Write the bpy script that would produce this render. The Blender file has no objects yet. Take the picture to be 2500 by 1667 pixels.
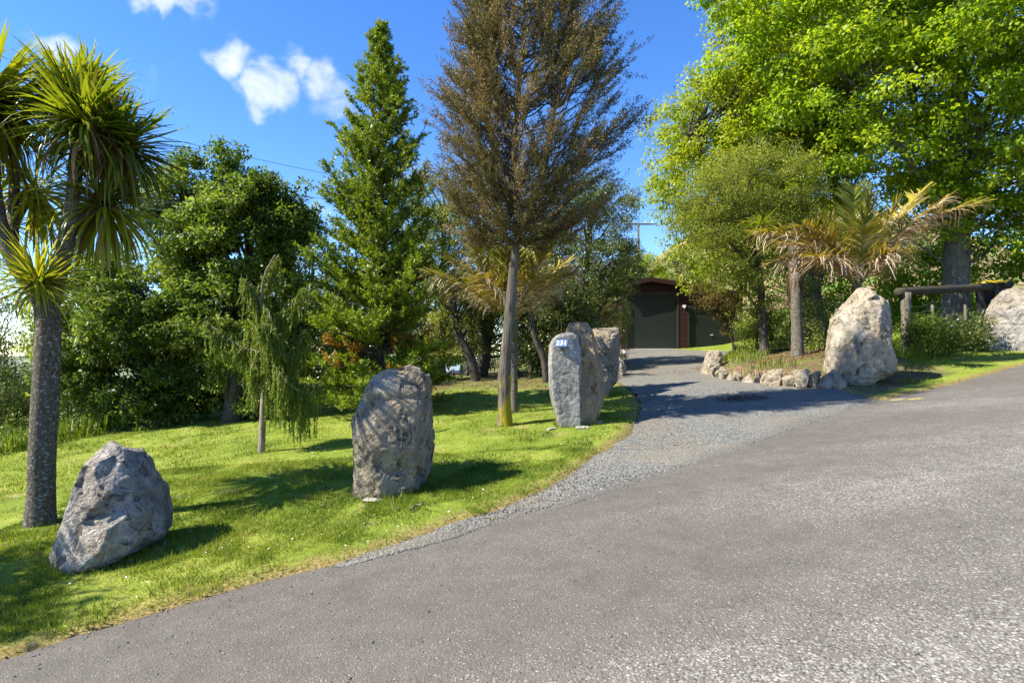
import bpy, bmesh, math, random
import numpy as np
from mathutils import Vector, Matrix

random.seed(7)
RNG = np.random.default_rng(11)
SC = bpy.context.scene
COL = SC.collection

# ------------------------------------------------------------------ camera, sky, sun, exposure
FPX, VH, KPX = 1388.0, 860.0, 2500.0 / 2352.0      # focal length and horizon row of the photograph (2500 px wide)
cam_data = bpy.data.cameras.new('camera')
cam_data.sensor_width = 36.0
cam_data.lens = 36.0 * FPX / 2500.0
cam_data.shift_y = (VH - 833.5) / 2500.0
cam_data.clip_start = 0.05
cam_data.clip_end = 9000.0
cam = bpy.data.objects.new('camera', cam_data)
COL.objects.link(cam)
cam.location = (0, 0, 0)
cam.rotation_euler = (math.radians(90), 0, 0)
SC.camera = cam

SUN_ELEV = math.radians(46)
SUN_DIR_XY = (1.0, 0.26)                            # the way the light travels over the ground
sun_data = bpy.data.lights.new('sun', 'SUN')
sun_data.energy = 5.0
sun_data.angle = math.radians(0.5)
sun_data.color = (1.0, 0.93, 0.80)
sun = bpy.data.objects.new('sun', sun_data)
COL.objects.link(sun)
_l = math.hypot(*SUN_DIR_XY)
_dir = Vector((SUN_DIR_XY[0] / _l * math.cos(SUN_ELEV), SUN_DIR_XY[1] / _l * math.cos(SUN_ELEV), -math.sin(SUN_ELEV)))
sun.rotation_euler = _dir.to_track_quat('-Z', 'Y').to_euler()
sun.location = (-30, -6, 25)

world = bpy.data.worlds.new('World')
SC.world = world
world.use_nodes = True
wt = world.node_tree
wt.nodes.clear()


class NG:
    """small helper round a node tree"""
    def __init__(self, tree):
        self.t = tree

    def n(self, kind, **kw):
        nd = self.t.nodes.new(kind)
        for k, v in kw.items():
            setattr(nd, k, v)
        return nd

    def put(self, sock, v):
        if isinstance(v, bpy.types.NodeSocket):
            self.t.links.new(v, sock)
        elif v is not None:
            sock.default_value = v

    def m(self, op, a, b=None, c=None, clamp=False):
        nd = self.n('ShaderNodeMath', operation=op, use_clamp=clamp)
        self.put(nd.inputs[0], a)
        if b is not None:
            self.put(nd.inputs[1], b)
        if c is not None:
            self.put(nd.inputs[2], c)
        return nd.outputs[0]

    def mix(self, f, a, b, blend='MIX'):
        nd = self.n('ShaderNodeMix', data_type='RGBA', blend_type=blend)
        self.put(nd.inputs[0], f)
        self.put(nd.inputs[6], a if not isinstance(a, tuple) else (*a, 1)[:4])
        self.put(nd.inputs[7], b if not isinstance(b, tuple) else (*b, 1)[:4])
        return nd.outputs[2]

    def noise(self, vec=None, scale=5, detail=4, rough=0.55, dist=0.0, out=0):
        nd = self.n('ShaderNodeTexNoise')
        if vec is not None:
            self.put(nd.inputs['Vector'], vec)
        nd.inputs['Scale'].default_value = scale
        nd.inputs['Detail'].default_value = detail
        nd.inputs['Roughness'].default_value = rough
        nd.inputs['Distortion'].default_value = dist
        return nd.outputs[out]

    def voro(self, vec=None, scale=5, feature='F1', out='Distance', rnd=1.0):
        nd = self.n('ShaderNodeTexVoronoi', feature=feature)
        if vec is not None:
            self.put(nd.inputs['Vector'], vec)
        nd.inputs['Scale'].default_value = scale
        nd.inputs['Randomness'].default_value = rnd
        return nd.outputs[out]

    def ramp(self, f, stops, interp='LINEAR'):
        nd = self.n('ShaderNodeValToRGB')
        nd.color_ramp.interpolation = interp
        el = nd.color_ramp.elements
        while len(el) < len(stops):
            el.new(0.5)
        for e, (p, c) in zip(el, stops):
            e.position = p
            e.color = (*c, 1) if isinstance(c, tuple) else (c, c, c, 1)
        self.put(nd.inputs[0], f)
        return nd.outputs[0]

    def smooth(self, v, lo, hi):
        nd = self.n('ShaderNodeMapRange', interpolation_type='SMOOTHSTEP')
        self.put(nd.inputs[0], v)
        nd.inputs[1].default_value = lo
        nd.inputs[2].default_value = hi
        return nd.outputs[0]

    def attr(self, name):
        return self.n('ShaderNodeAttribute', attribute_name=name).outputs['Fac']

    def obj(self, scale=None, rot=None):
        tc = self.n('ShaderNodeTexCoord').outputs['Object']
        if scale is None and rot is None:
            return tc
        mp = self.n('ShaderNodeMapping')
        self.put(mp.inputs[0], tc)
        if scale:
            mp.inputs['Scale'].default_value = scale
        if rot:
            mp.inputs['Rotation'].default_value = rot
        return mp.outputs[0]

    def bump(self, h, strength=0.5, dist=0.02, normal=None):
        nd = self.n('ShaderNodeBump')
        nd.inputs['Strength'].default_value = strength
        nd.inputs['Distance'].default_value = dist
        self.put(nd.inputs['Height'], h)
        if normal is not None:
            self.put(nd.inputs['Normal'], normal)
        return nd.outputs[0]


W = NG(wt)
sky = W.n('ShaderNodeTexSky', sky_type='NISHITA')
sky.sun_disc = False
sky.sun_elevation = SUN_ELEV
sky.sun_rotation = math.atan2(-SUN_DIR_XY[0], -SUN_DIR_XY[1])   # clockwise from +Y
sky.altitude = 300
sky.air_density = 1.0
sky.dust_density = 0.0
sky.ozone_density = 4.0
gen = W.n('ShaderNodeTexCoord').outputs['Generated']
sep = W.n('ShaderNodeSeparateXYZ')
W.put(sep.inputs[0], gen)
yy = W.m('MAXIMUM', sep.outputs[1], 0.02)
gx = W.m('DIVIDE', sep.outputs[0], yy)              # tangent-plane directions towards the open side of the garden
gz = W.m('DIVIDE', sep.outputs[2], yy)
comb = W.n('ShaderNodeCombineXYZ')
W.put(comb.inputs[0], gx)
W.put(comb.inputs[1], gz)
dirv = comb.outputs[0]


def sky_dir(u, v):
    return ((u * KPX - 1250) / FPX, (VH - v * KPX) / FPX)


wa, wb2 = W.noise(dirv, 4.5, 4, 0.62), W.noise(dirv, 5.5, 4, 0.62, 0.3)
gx = W.m('ADD', gx, W.m('MULTIPLY', W.m('SUBTRACT', wa, 0.5), 0.22))
gz = W.m('ADD', gz, W.m('MULTIPLY', W.m('SUBTRACT', wb2, 0.5), 0.22))
warp = W.noise(dirv, 6.0, 3, 0.6, 0.5)
fine = W.noise(dirv, 17.0, 4, 0.62, 0.4)
cloud = None
for (u, v, ru, rv, ang, amp) in [(385, 2, 125, 52, -16, 1.0), (110, 86, 105, 56, -24, 0.62),
                                 (528, 138, 72, 48, -38, 0.95), (600, 205, 88, 56, -38, 1.0), (672, 160, 62, 60, -20, 0.86), (745, 200, 95, 70, -22, 0.8),
                                 (770, 255, 84, 38, 10, 0.62), (352, 205, 56, 40, 35, 0.34), (735, 462, 45, 16, -20, 0.45), (395, 160, 40, 14, 20, 0.2),
                                 (-260, 330, 240, 70, -12, 0.8), (-420, 120, 200, 60, -10, 0.8)]:
    cx, cz = sky_dir(u, v)
    a = math.radians(ang)
    dx = W.m('SUBTRACT', gx, cx)
    dz = W.m('SUBTRACT', gz, cz)
    p = W.m('ADD', W.m('MULTIPLY', dx, math.cos(a) / (ru * KPX / FPX)), W.m('MULTIPLY', dz, math.sin(a) / (ru * KPX / FPX)))
    q = W.m('ADD', W.m('MULTIPLY', dx, -math.sin(a) / (rv * KPX / FPX)), W.m('MULTIPLY', dz, math.cos(a) / (rv * KPX / FPX)))
    r2 = W.m('ADD', W.m('MULTIPLY', p, p), W.m('MULTIPLY', q, q))
    blob = W.m('MULTIPLY', W.m('SUBTRACT', 1.0, r2, clamp=True), amp)
    cloud = blob if cloud is None else W.m('MAXIMUM', cloud, blob)
shape = W.m('ADD', cloud, W.m('MULTIPLY', W.m('SUBTRACT', warp, 0.5), 1.8))
shape = W.m('ADD', shape, W.m('MULTIPLY', W.m('SUBTRACT', fine, 0.5), 1.6))
dens = W.m('MULTIPLY', W.smooth(shape, -0.25, 1.5), W.smooth(cloud, 0.0, 0.8))
hs = W.n('ShaderNodeHueSaturation')
hs.inputs['Hue'].default_value = 0.510
hs.inputs['Saturation'].default_value = 1.24
hs.inputs['Value'].default_value = 1.0
W.put(hs.inputs['Color'], sky.outputs[0])
skycol = W.mix(W.m('MULTIPLY', dens, 0.80), hs.outputs[0], (4.3, 4.4, 4.6))
bg = W.n('ShaderNodeBackground')
W.put(bg.inputs[0], skycol)
bg.inputs[1].default_value = 0.115
out = W.n('ShaderNodeOutputWorld')
wt.links.new(bg.outputs[0], out.inputs[0])

SC.view_settings.view_transform = 'Standard'
SC.view_settings.look = 'None'
SC.view_settings.gamma = 1.0
SC.view_settings.use_curve_mapping = False
SC.view_settings.exposure = 1.38
SC.cycles.max_bounces = 8
SC.cycles.diffuse_bounces = 5
SC.cycles.glossy_bounces = 2
SC.cycles.transmission_bounces = 4
SC.cycles.transparent_max_bounces = 4
SC.cycles.caustics_reflective = False
SC.cycles.caustics_refractive = False

# ------------------------------------------------------------------ numeric helpers


def sstep(a, b, x):
    t = np.clip((np.asarray(x, float) - a) / (b - a), 0, 1)
    return t * t * (3 - 2 * t)


def _hash(ix, iy, iz, seed):
    h = (ix.astype(np.int64) * 374761393 + iy.astype(np.int64) * 668265263 + iz.astype(np.int64) * 2147483647 + seed * 1274126177) & 0xffffffff
    h = ((h ^ (h >> 13)) * 1274126177) & 0xffffffff
    h = (h ^ (h >> 16)) & 0xffffffff
    return h / 4294967295.0


def vnoise(P, scale=1.0, seed=0):
    """value noise in -1..1 at points P (N,3)"""
    Q = np.asarray(P, float) * scale
    I = np.floor(Q)
    Fr = Q - I
    Fr = Fr * Fr * (3 - 2 * Fr)
    I = I.astype(np.int64)
    res = 0
    for dx in (0, 1):
        wx = Fr[:, 0] if dx else 1 - Fr[:, 0]
        for dy in (0, 1):
            wy = Fr[:, 1] if dy else 1 - Fr[:, 1]
            for dz in (0, 1):
                wz = Fr[:, 2] if dz else 1 - Fr[:, 2]
                res = res + wx * wy * wz * _hash(I[:, 0] + dx, I[:, 1] + dy, I[:, 2] + dz, seed)
    return res * 2 - 1


def fbm(P, scale, octv=4, seed=0, gain=0.5):
    r, a = 0, 1.0
    for o in range(octv):
        r = r + a * vnoise(P, scale * 2 ** o, seed + o * 17)
        a *= gain
    return r


def unit(v):
    v = np.asarray(v, float)
    return v / np.maximum(np.linalg.norm(v, axis=-1, keepdims=True), 1e-9)


def rand_unit(n):
    return unit(RNG.normal(size=(n, 3)))


# ------------------------------------------------------------------ the lie of the land (camera eye = origin, 1.6 m above the road)
RN = np.array((-0.573, 0.819))                      # across the road, towards the garden
RT = np.array((0.819, 0.573))                       # along the road, uphill
RP = np.array((0.0, 5.9))


def road_s(x, y):
    return (x - RP[0]) * RN[0] + (y - RP[1]) * RN[1]


def base_h(x, y):
    x = np.asarray(x, float)
    y = np.asarray(y, float)
    s = road_s(x, y)
    xs = np.clip(x, -40, 60)
    z = -1.6 + 0.1 * xs
    z = z + 0.06 * np.clip(s, 0, 24) + 0.10 * sstep(9.5, 15, x) * np.clip(s, 0, 4)
    # the valley on the downhill side
    drop = np.clip(-9.3 - x, 0, None)
    z = z - 0.42 * drop * sstep(0, 3.5, drop) * (1 - sstep(25, 60, drop)) - 10.0 * sstep(25, 90, drop) - 12 * sstep(60, 420, drop)
    # the hillside to the right and the upper road cut into it
    wr = sstep(11, 22, x) * sstep(2.2, 9, s)
    z = z + wr * 1.9
    bank = np.clip(s - 11.5, 0, 26)
    z = z + sstep(21, 33, x) * bank * 0.62 + 0
    z = z - 2.0 * sstep(21, 40, y) * (1 - sstep(1.0, 4.5, x))
    return z


def ray(u, v):
    return (u * KPX - 1250) / FPX, (VH - v * KPX) / FPX


def at(u, v, d):
    a, b = ray(u, v)
    return np.array((a * d, d, b * d))


def ground_at(u, v, hf=None):
    """where the line of sight through a photograph point meets the ground"""
    hf = hf or base_h
    a, b = ray(u, v)
    d = np.linspace(1.5, 120, 6000)
    f = b * d - hf(a * d, d)
    i = np.argmax(f < 0)
    return np.array((a * d[i], d[i]))


ASPHALT_EDGE = [(-400, 1650), (-200, 1583), (0, 1522), (200, 1460), (400, 1398), (600, 1338), (800, 1292), (950, 1252), (1100, 1212), (1230, 1177),
                (1340, 1141), (1450, 1112), (1560, 1080), (1660, 1046), (1750, 1013), (1880, 967), (1960, 938), (2050, 913), (2160, 890), (2352, 838), (2500, 806)]
LAWN_EDGE = [(760, 1300), (830, 1279), (950, 1241), (1100, 1188), (1250, 1127), (1320, 1085), (1380, 1042), (1440, 1005), (1466, 965), (1472, 925),
             (1452, 898), (1424, 880), (1418, 862), (1412, 840), (1405, 815), (1400, 806), (1398, 802.5)]
BED_EDGE = [(1990, 915), (1925, 893), (1850, 890), (1780, 886), (1700, 877), (1640, 866), (1622, 853), (1656, 832), (1690, 816), (1725, 806), (1730, 802.5)]
ASP = np.array([ground_at(*p) for p in ASPHALT_EDGE])
LAW = np.array([ground_at(*p) for p in LAWN_EDGE])
BED = np.array([ground_at(*p) for p in BED_EDGE])
GAR_Y = 29.8


def resample(P, n):
    P = np.asarray(P, float)
    seg = np.r_[0, np.cumsum(np.linalg.norm(np.diff(P, axis=0), axis=1))]
    t = np.linspace(0, seg[-1], n)
    return np.stack([np.interp(t, seg, P[:, k]) for k in range(P.shape[1])], 1)


def wobble(P, amp, freq, seed):
    Q = np.c_[P, np.zeros(len(P))]
    return P + np.stack([fbm(Q, freq, 3, seed), fbm(Q, freq, 3, seed + 5)], 1) * amp


LAWf = wobble(resample(LAW, 160), 0.05, 2.2, 3)
BEDf = resample(BED, 120)
ASPf = wobble(resample(ASP, 500), 0.035, 2.4, 9)
# asphalt lip that bounds the gravel: from the tip of the gravel wedge to the far corner
i0 = int(np.argmin(np.linalg.norm(ASPf - LAWf[0], axis=1)))
i1 = int(np.argmin(np.linalg.norm(ASPf - BED[0], axis=1)))
DRIVE_R = np.r_[ASPf[i0:i1], BEDf]
DRIVE_POLY = np.r_[LAWf, DRIVE_R[::-1]]
road_far = RP + RT * 300
ROAD_POLY = np.r_[[[-400 * RT[0] + RP[0], -400 * RT[1] + RP[1]]], ASPf, [ASPf[-1] + RT * 60], [[90, 10], [60, -60], [-60, -60]]]


def in_poly(x, y, poly):
    x = np.asarray(x, float)
    inside = np.zeros(x.shape, bool)
    px, py = poly[:, 0], poly[:, 1]
    j = len(poly) - 1
    for i in range(len(poly)):
        if py[i] != py[j]:
            c = ((py[i] > y) != (py[j] > y)) & (x < (px[j] - px[i]) * (y - py[i]) / (py[j] - py[i]) + px[i])
            inside ^= c
        j = i
    return inside


def dist_line(x, y, line):
    x = np.asarray(x, float)
    best = np.full(x.shape, 1e9)
    for i in range(len(line) - 1):
        a, b = line[i], line[i + 1]
        ab = b - a
        L2 = ab @ ab + 1e-12
        t = np.clip(((x - a[0]) * ab[0] + (y - a[1]) * ab[1]) / L2, 0, 1)
        dd = (x - a[0] - t * ab[0]) ** 2 + (y - a[1] - t * ab[1]) ** 2
        best = np.minimum(best, dd)
    return np.sqrt(best)


ASPc, LAWc, BEDc = ASPf[::6], LAWf[::3], BEDf[::4]
DRIVEc = np.r_[LAWc, np.r_[ASPf[i0:i1:6], BEDc][::-1]]
ROADc = np.r_[ROAD_POLY[:1], ASPc, ROAD_POLY[-4:]]


def paved_sd(x, y):
    """signed distance to the sealed and gravelled surfaces: negative on them, positive on the lawn"""
    x = np.asarray(x, float)
    y = np.asarray(y, float)
    d = np.minimum(dist_line(x, y, ASPc), np.minimum(dist_line(x, y, LAWc), dist_line(x, y, BEDc)))
    ins = in_poly(x, y, DRIVEc) | in_poly(x, y, ROADc)
    return np.where(ins, -d, d)


BED_REG = np.r_[BED, [[30, 40], [30, 24]], [[BED[0][0] + 8, BED[0][1] + 5.5]]]


def soil_h(x, y, sd=None):
    """height of the lawn, banks and beds"""
    x = np.asarray(x, float)
    y = np.asarray(y, float)
    z = base_h(x, y)
    bed = in_poly(x, y, BED_REG)
    db = dist_line(x, y, BEDc)
    d2 = dist_line(x, y, np.array([BED[0], BED[0] + (8, 5.5)]))
    z = z + np.where(bed, 0.30 * sstep(0.05, 0.6, db) + 0.35 * sstep(0.8, 5.0, db), 0) * (1 - sstep(9.0, 13, x)) * sstep(0, 3.2, d2)
    P = np.stack([x.ravel(), y.ravel(), np.zeros(x.size)], 1)
    z = z + (fbm(P, 0.6, 3, 4) * 0.03 * sstep(0.0, 1.5, np.abs(road_s(x, y))).ravel()).reshape(x.shape)
    return z


def sd_fast(x, y):
    return paved_sd(x, y)


def top_h(x, y):
    """height things stand on away from the paving"""
    x = np.atleast_1d(np.asarray(x, float))
    y = np.atleast_1d(np.asarray(y, float))
    return soil_h(x, y) + 0.03


def lawn_at(u, v):
    return ground_at(u, v, lambda x, y: soil_h(x, y) + 0.03)


# ------------------------------------------------------------------ mesh helpers
MATS = {}


def finish(o, parent=None, label=None, cat=None, group=None, kind=None):
    if parent is not None:
        o.parent = parent
    if label:
        o['label'] = label
    if cat:
        o['category'] = cat
    if group:
        o['group'] = group
    if kind:
        o['kind'] = kind
    return o


def mesh_np(name, V, quads=None, tris=None, mat=None, smooth=True, attrs=None):
    V = np.asarray(V, np.float32)
    me = bpy.data.meshes.new(name)
    nq = 0 if quads is None else len(quads)
    nt = 0 if tris is None else len(tris)
    me.vertices.add(len(V))
    me.vertices.foreach_set('co', V.ravel())
    loops = []
    if nq:
        loops.append(np.asarray(quads, np.int32).ravel())
    if nt:
        loops.append(np.asarray(tris, np.int32).ravel())
    L = np.concatenate(loops)
    me.loops.add(len(L))
    me.loops.foreach_set('vertex_index', L)
    me.polygons.add(nq + nt)
    start = np.r_[np.arange(nq) * 4, nq * 4 + np.arange(nt) * 3].astype(np.int32)
    me.polygons.foreach_set('loop_start', start)
    me.polygons.foreach_set('loop_total', np.r_[np.full(nq, 4), np.full(nt, 3)].astype(np.int32))
    me.polygons.foreach_set('use_smooth', np.full(nq + nt, smooth))
    me.update(calc_edges=True)
    if attrs:
        for k, a in attrs.items():
            at_ = me.attributes.new(k, 'FLOAT', 'POINT')
            at_.data.foreach_set('value', np.asarray(a, np.float32))
    if mat is not None:
        me.materials.append(MATS[mat] if isinstance(mat, str) else mat)
    return me


def put(name, me, loc=(0, 0, 0), parent=None, **kw):
    o = bpy.data.objects.new(name, me)
    COL.objects.link(o)
    o.location = loc
    return finish(o, parent, **kw)


def empty(name, loc, **kw):
    o = bpy.data.objects.new(name, None)
    o.empty_display_size = 0.2
    COL.objects.link(o)
    o.location = loc
    return finish(o, **kw)


class MB:
    """collects vertices and faces of one mesh"""
    def __init__(self):
        self.V, self.Q, self.T, self.n, self.A = [], [], [], 0, []

    def add(self, V, quads=None, tris=None, tint=None):
        V = np.asarray(V, float).reshape(-1, 3)
        if quads is not None and len(quads):
            self.Q.append(np.asarray(quads, np.int64).reshape(-1, 4) + self.n)
        if tris is not None and len(tris):
            self.T.append(np.asarray(tris, np.int64).reshape(-1, 3) + self.n)
        self.V.append(V)
        self.A.append(np.full(len(V), 0.5) if tint is None else np.broadcast_to(np.asarray(tint, float), (len(V),)))
        self.n += len(V)
        return self

    def tube(self, P, R, n=6, cap=True, tint=None, jitter=0.0, lump=0.0, seed=0):
        P = np.asarray(P, float)
        R = np.broadcast_to(np.asarray(R, float), (len(P),))
        T = unit(np.gradient(P, axis=0))
        up = np.array((0.13, 0.31, 0.94))
        A = unit(np.cross(T, up))
        bad = np.linalg.norm(np.cross(T, up), axis=1) < 0.2
        A[bad] = unit(np.cross(T[bad], (1, 0.2, 0)))
        B = np.cross(T, A)
        th = np.arange(n) / n * 2 * np.pi
        ring = P[:, None, :] + R[:, None, None] * (np.cos(th)[None, :, None] * A[:, None, :] + np.sin(th)[None, :, None] * B[:, None, :])
        V = ring.reshape(-1, 3)
        if lump:
            C = np.repeat(P, n, 0)
            V = C + (V - C) * (1 + lump * fbm(V, 3.0 / max(R.max() * 8, 0.05), 3, seed))[:, None]
        m = len(P)
        i = np.arange(m - 1)[:, None] * n
        j = np.arange(n)[None, :]
        jn = (j + 1) % n
        Q = np.stack([i + j, i + jn, i + n + jn, i + n + j], -1).reshape(-1, 4)
        tr = []
        if cap:
            V = np.r_[V, P[:1], P[-1:]]
            a, b = m * n, m * n + 1
            jj = np.arange(n)
            tr = np.r_[np.stack([np.full(n, a), (jj + 1) % n, jj], 1), np.stack([np.full(n, b), (m - 1) * n + jj, (m - 1) * n + (jj + 1) % n], 1)]
        return self.add(V, Q, tr, tint)

    def box(self, c, h, rz=0.0, tint=None, R=None):
        x, y, z = h
        V = np.array([(-x, -y, -z), (x, -y, -z), (x, y, -z), (-x, y, -z), (-x, -y, z), (x, -y, z), (x, y, z), (-x, y, z)], float)
        if R is not None:
            V = V @ np.asarray(R).T
        elif rz:
            c_, s_ = math.cos(rz), math.sin(rz)
            V = V @ np.array(((c_, s_, 0), (-s_, c_, 0), (0, 0, 1)))
        return self.add(V + np.asarray(c, float), [(0, 3, 2, 1), (4, 5, 6, 7), (0, 1, 5, 4), (1, 2, 6, 5), (2, 3, 7, 6), (3, 0, 4, 7)], tint=tint)

    def leaves(self, P, D, L, Wd, tint, fold=0.25, nrm=None, mid=0.45):
        """rhombic folded leaves: one quad each"""
        P = np.asarray(P, float)
        n = len(P)
        D = unit(D)
        if nrm is None:
            nrm = rand_unit(n)
        S = unit(np.cross(D, nrm))
        N = np.cross(S, D)
        L = np.broadcast_to(L, (n,))[:, None]
        Wd = np.broadcast_to(Wd, (n,))[:, None]
        a = P
        b = P + D * L * mid + S * Wd * 0.5 + N * Wd * fold
        c = P + D * L
        d = P + D * L * mid - S * Wd * 0.5 + N * Wd * fold
        V = np.stack([a, b, c, d], 1).reshape(-1, 3)
        Q = np.arange(n * 4).reshape(-1, 4)
        return self.add(V, Q, tint=np.repeat(np.broadcast_to(tint, (n,)), 4))

    def build(self, name, mat, parent=None, loc=(0, 0, 0), smooth=True, **kw):
        V = np.concatenate(self.V) - np.asarray(loc, float)
        Q = np.concatenate(self.Q) if self.Q else None
        T = np.concatenate(self.T) if self.T else None
        me = mesh_np(name, V, Q, T, mat, smooth, {'tint': np.concatenate(self.A)})
        o = put(name, me, (0, 0, 0) if parent is not None else loc, parent, **kw)
        return o


def new_mat(name):
    m = bpy.data.materials.new(name)
    m.use_nodes = True
    m.node_tree.nodes.clear()
    g = NG(m.node_tree)
    MATS[name] = m
    return m, g


def surf(g, color, rough=0.8, normal=None, spec=0.3, metal=0.0):
    p = g.n('ShaderNodeBsdfPrincipled')
    g.put(p.inputs['Base Color'], (*color, 1) if isinstance(color, tuple) and len(color) == 3 else color)
    g.put(p.inputs['Roughness'], rough)
    p.inputs['Specular IOR Level'].default_value = spec
    p.inputs['Metallic'].default_value = metal
    if normal is not None:
        g.put(p.inputs['Normal'], normal)
    return p.outputs[0]


def done(g, shader):
    o = g.n('ShaderNodeOutputMaterial')
    g.t.links.new(shader, o.inputs[0])


def plain(name, color, rough=0.7, spec=0.3, metal=0.0, vary=0.15, scale=6.0, bump=0.0):
    m, g = new_mat(name)
    nz = g.noise(g.obj(), scale, 5, 0.6)
    c = g.mix(nz, tuple(x * (1 - vary) for x in color), tuple(min(1, x * (1 + vary)) for x in color))
    nm = g.bump(g.noise(g.obj(), scale * 6, 4, 0.6), bump, 0.01) if bump else None
    done(g, surf(g, c, rough, nm, spec, metal))


def leaf_mat(name, stops, trans=0.4, rough=0.42, spec=0.35, tcol=(1.25, 1.15, 0.5)):
    m, g = new_mat(name)
    c = g.ramp(g.attr('tint'), stops)
    pb = surf(g, c, rough, None, spec)
    tr = g.n('ShaderNodeBsdfTranslucent')
    g.put(tr.inputs[0], g.mix(1.0, c, tcol, 'MULTIPLY'))
    mx = g.n('ShaderNodeMixShader')
    mx.inputs[0].default_value = trans
    g.t.links.new(pb, mx.inputs[1])
    g.t.links.new(tr.outputs[0], mx.inputs[2])
    done(g, mx.outputs[0])
# ------------------------------------------------------------------ ground materials
def make_ground_mats():
    # soil and turf
    m, g = new_mat('turf')
    p = g.n('ShaderNodeNewGeometry').outputs['Position']
    n1 = g.noise(p, 0.9, 5, 0.6)
    n2 = g.noise(p, 7.0, 5, 0.65)
    n3 = g.noise(p, 40.0, 3, 0.6)
    grass = g.ramp(g.m('ADD', g.m('MULTIPLY', n1, 0.6), g.m('MULTIPLY', n2, 0.4)),
                   [(0.3, (0.085, 0.125, 0.014)), (0.5, (0.150, 0.195, 0.024)), (0.62, (0.22, 0.24, 0.045)), (0.75, (0.32, 0.28, 0.11))])
    soil = g.ramp(n2, [(0.3, (0.075, 0.045, 0.024)), (0.55, (0.165, 0.105, 0.055)), (0.75, (0.29, 0.21, 0.12))])
    moss = g.ramp(n3, [(0.35, (0.10, 0.078, 0.03)), (0.5, (0.19, 0.15, 0.045)), (0.6, (0.27, 0.20, 0.09)), (0.72, (0.34, 0.25, 0.14))])
    sd = g.attr('sd')
    e = g.m('ADD', sd, g.m('MULTIPLY', g.m('SUBTRACT', n2, 0.5), 0.55))
    col = g.mix(g.smooth(e, 0.0, 0.34), moss, grass)
    col = g.mix(g.m('MULTIPLY', g.smooth(e, 0.10, 0.0), g.smooth(n2, 0.42, 0.6)), col, soil)
    # bare patches in the turf
    patch = g.smooth(g.noise(p, 1.35, 5, 0.75), 0.57, 0.68)
    col = g.mix(g.m('MULTIPLY', patch, 0.75), col, g.ramp(n3, [(0.3, (0.16, 0.12, 0.05)), (0.7, (0.36, 0.30, 0.14))]))
    bed = g.attr('bed')
    litter = g.ramp(g.voro(p, 28.0, 'F1', 'Color'), [(0.2, (0.05, 0.032, 0.02)), (0.5, (0.12, 0.078, 0.045)), (0.8, (0.22, 0.15, 0.09))])
    bedcol = g.mix(g.smooth(g.noise(p, 2.6, 6, 0.7), 0.47, 0.60), litter, g.mix(n3, (0.045, 0.075, 0.015), (0.12, 0.16, 0.035)))
    col = g.mix(bed, col, bedcol)
    hill = g.attr('hill')
    cut = g.ramp(g.noise(p, 0.35, 5, 0.65), [(0.42, (0.115, 0.175, 0.032)), (0.47, (0.185, 0.19, 0.06)), (0.50, (0.28, 0.19, 0.10)), (0.7, (0.38, 0.27, 0.155))])
    col = g.mix(hill, col, cut)
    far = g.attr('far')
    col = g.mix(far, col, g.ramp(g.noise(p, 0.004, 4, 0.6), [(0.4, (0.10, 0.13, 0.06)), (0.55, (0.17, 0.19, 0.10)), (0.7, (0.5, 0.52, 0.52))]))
    done(g, surf(g, col, 0.95, g.bump(g.m('ADD', n2, g.m('MULTIPLY', n3, 0.5)), 0.6, 0.03), 0.1))

    # weathered chip seal
    m, g = new_mat('chipseal')
    p = g.n('ShaderNodeNewGeometry').outputs['Position']
    mp = g.n('ShaderNodeMapping')
    g.put(mp.inputs[0], p)
    mp.inputs['Rotation'].default_value = (0, 0, -math.atan2(RT[1], RT[0]))
    mp.inputs['Scale'].default_value = (0.07, 0.55, 1)
    track = g.noise(mp.outputs[0], 1.0, 4, 0.6, 0.3)
    big = g.noise(p, 0.45, 5, 0.62, 0.5)
    mid_ = g.noise(p, 4.0, 5, 0.65)
    sc_ = g.n('ShaderNodeSeparateColor')
    g.put(sc_.inputs[0], g.voro(p, 72, 'F1', 'Color'))
    cd = g.voro(p, 72, 'F1', 'Distance')
    chip = g.ramp(sc_.outputs[0], [(0.0, (0.050, 0.047, 0.040)), (0.3, (0.120, 0.113, 0.096)), (0.75, (0.185, 0.175, 0.150)), (0.95, (0.235, 0.223, 0.192)), (1.0, (0.30, 0.285, 0.245))])
    tar = g.mix(g.noise(p, 30, 3, 0.6), (0.072, 0.064, 0.054), (0.128, 0.116, 0.099))
    sepp = g.n('ShaderNodeSeparateXYZ')
    g.put(sepp.inputs[0], p)
    side = g.m('ADD', g.m('MULTIPLY', g.m('SUBTRACT', sepp.outputs[0], sepp.outputs[1]), 0.13), 0.45)
    cover = g.m('ADD', g.m('ADD', side, g.m('MULTIPLY', g.m('SUBTRACT', big, 0.5), 1.5)), g.m('MULTIPLY', g.m('SUBTRACT', track, 0.5), 2.4))
    cov = g.smooth(cover, -0.4, 1.1)
    mask = g.smooth(g.m('SUBTRACT', g.m('MULTIPLY_ADD', cov, 0.42, 0.22), g.m('ADD', cd, g.m('MULTIPLY', g.m('SUBTRACT', sc_.outputs[1], 0.5), 0.45))), -0.10, 0.10)
    col = g.mix(mask, tar, chip)
    tone = g.m('MULTIPLY', g.m('MULTIPLY_ADD', cov, 0.36, 1.02), g.m('MULTIPLY_ADD', mid_, 0.7, 0.65))
    tn = g.n('ShaderNodeVectorMath', operation='SCALE')
    g.put(tn.inputs[0], col)
    g.put(tn.inputs['Scale'], tone)
    col = tn.outputs[0]
    # oily drips and old patches
    patch_ = g.m('MULTIPLY', g.smooth(g.noise(p, 0.9, 6, 0.7, 0.8), 0.60, 0.68), 0.22)
    col = g.mix(patch_, col, (0.065, 0.058, 0.052))
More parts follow.
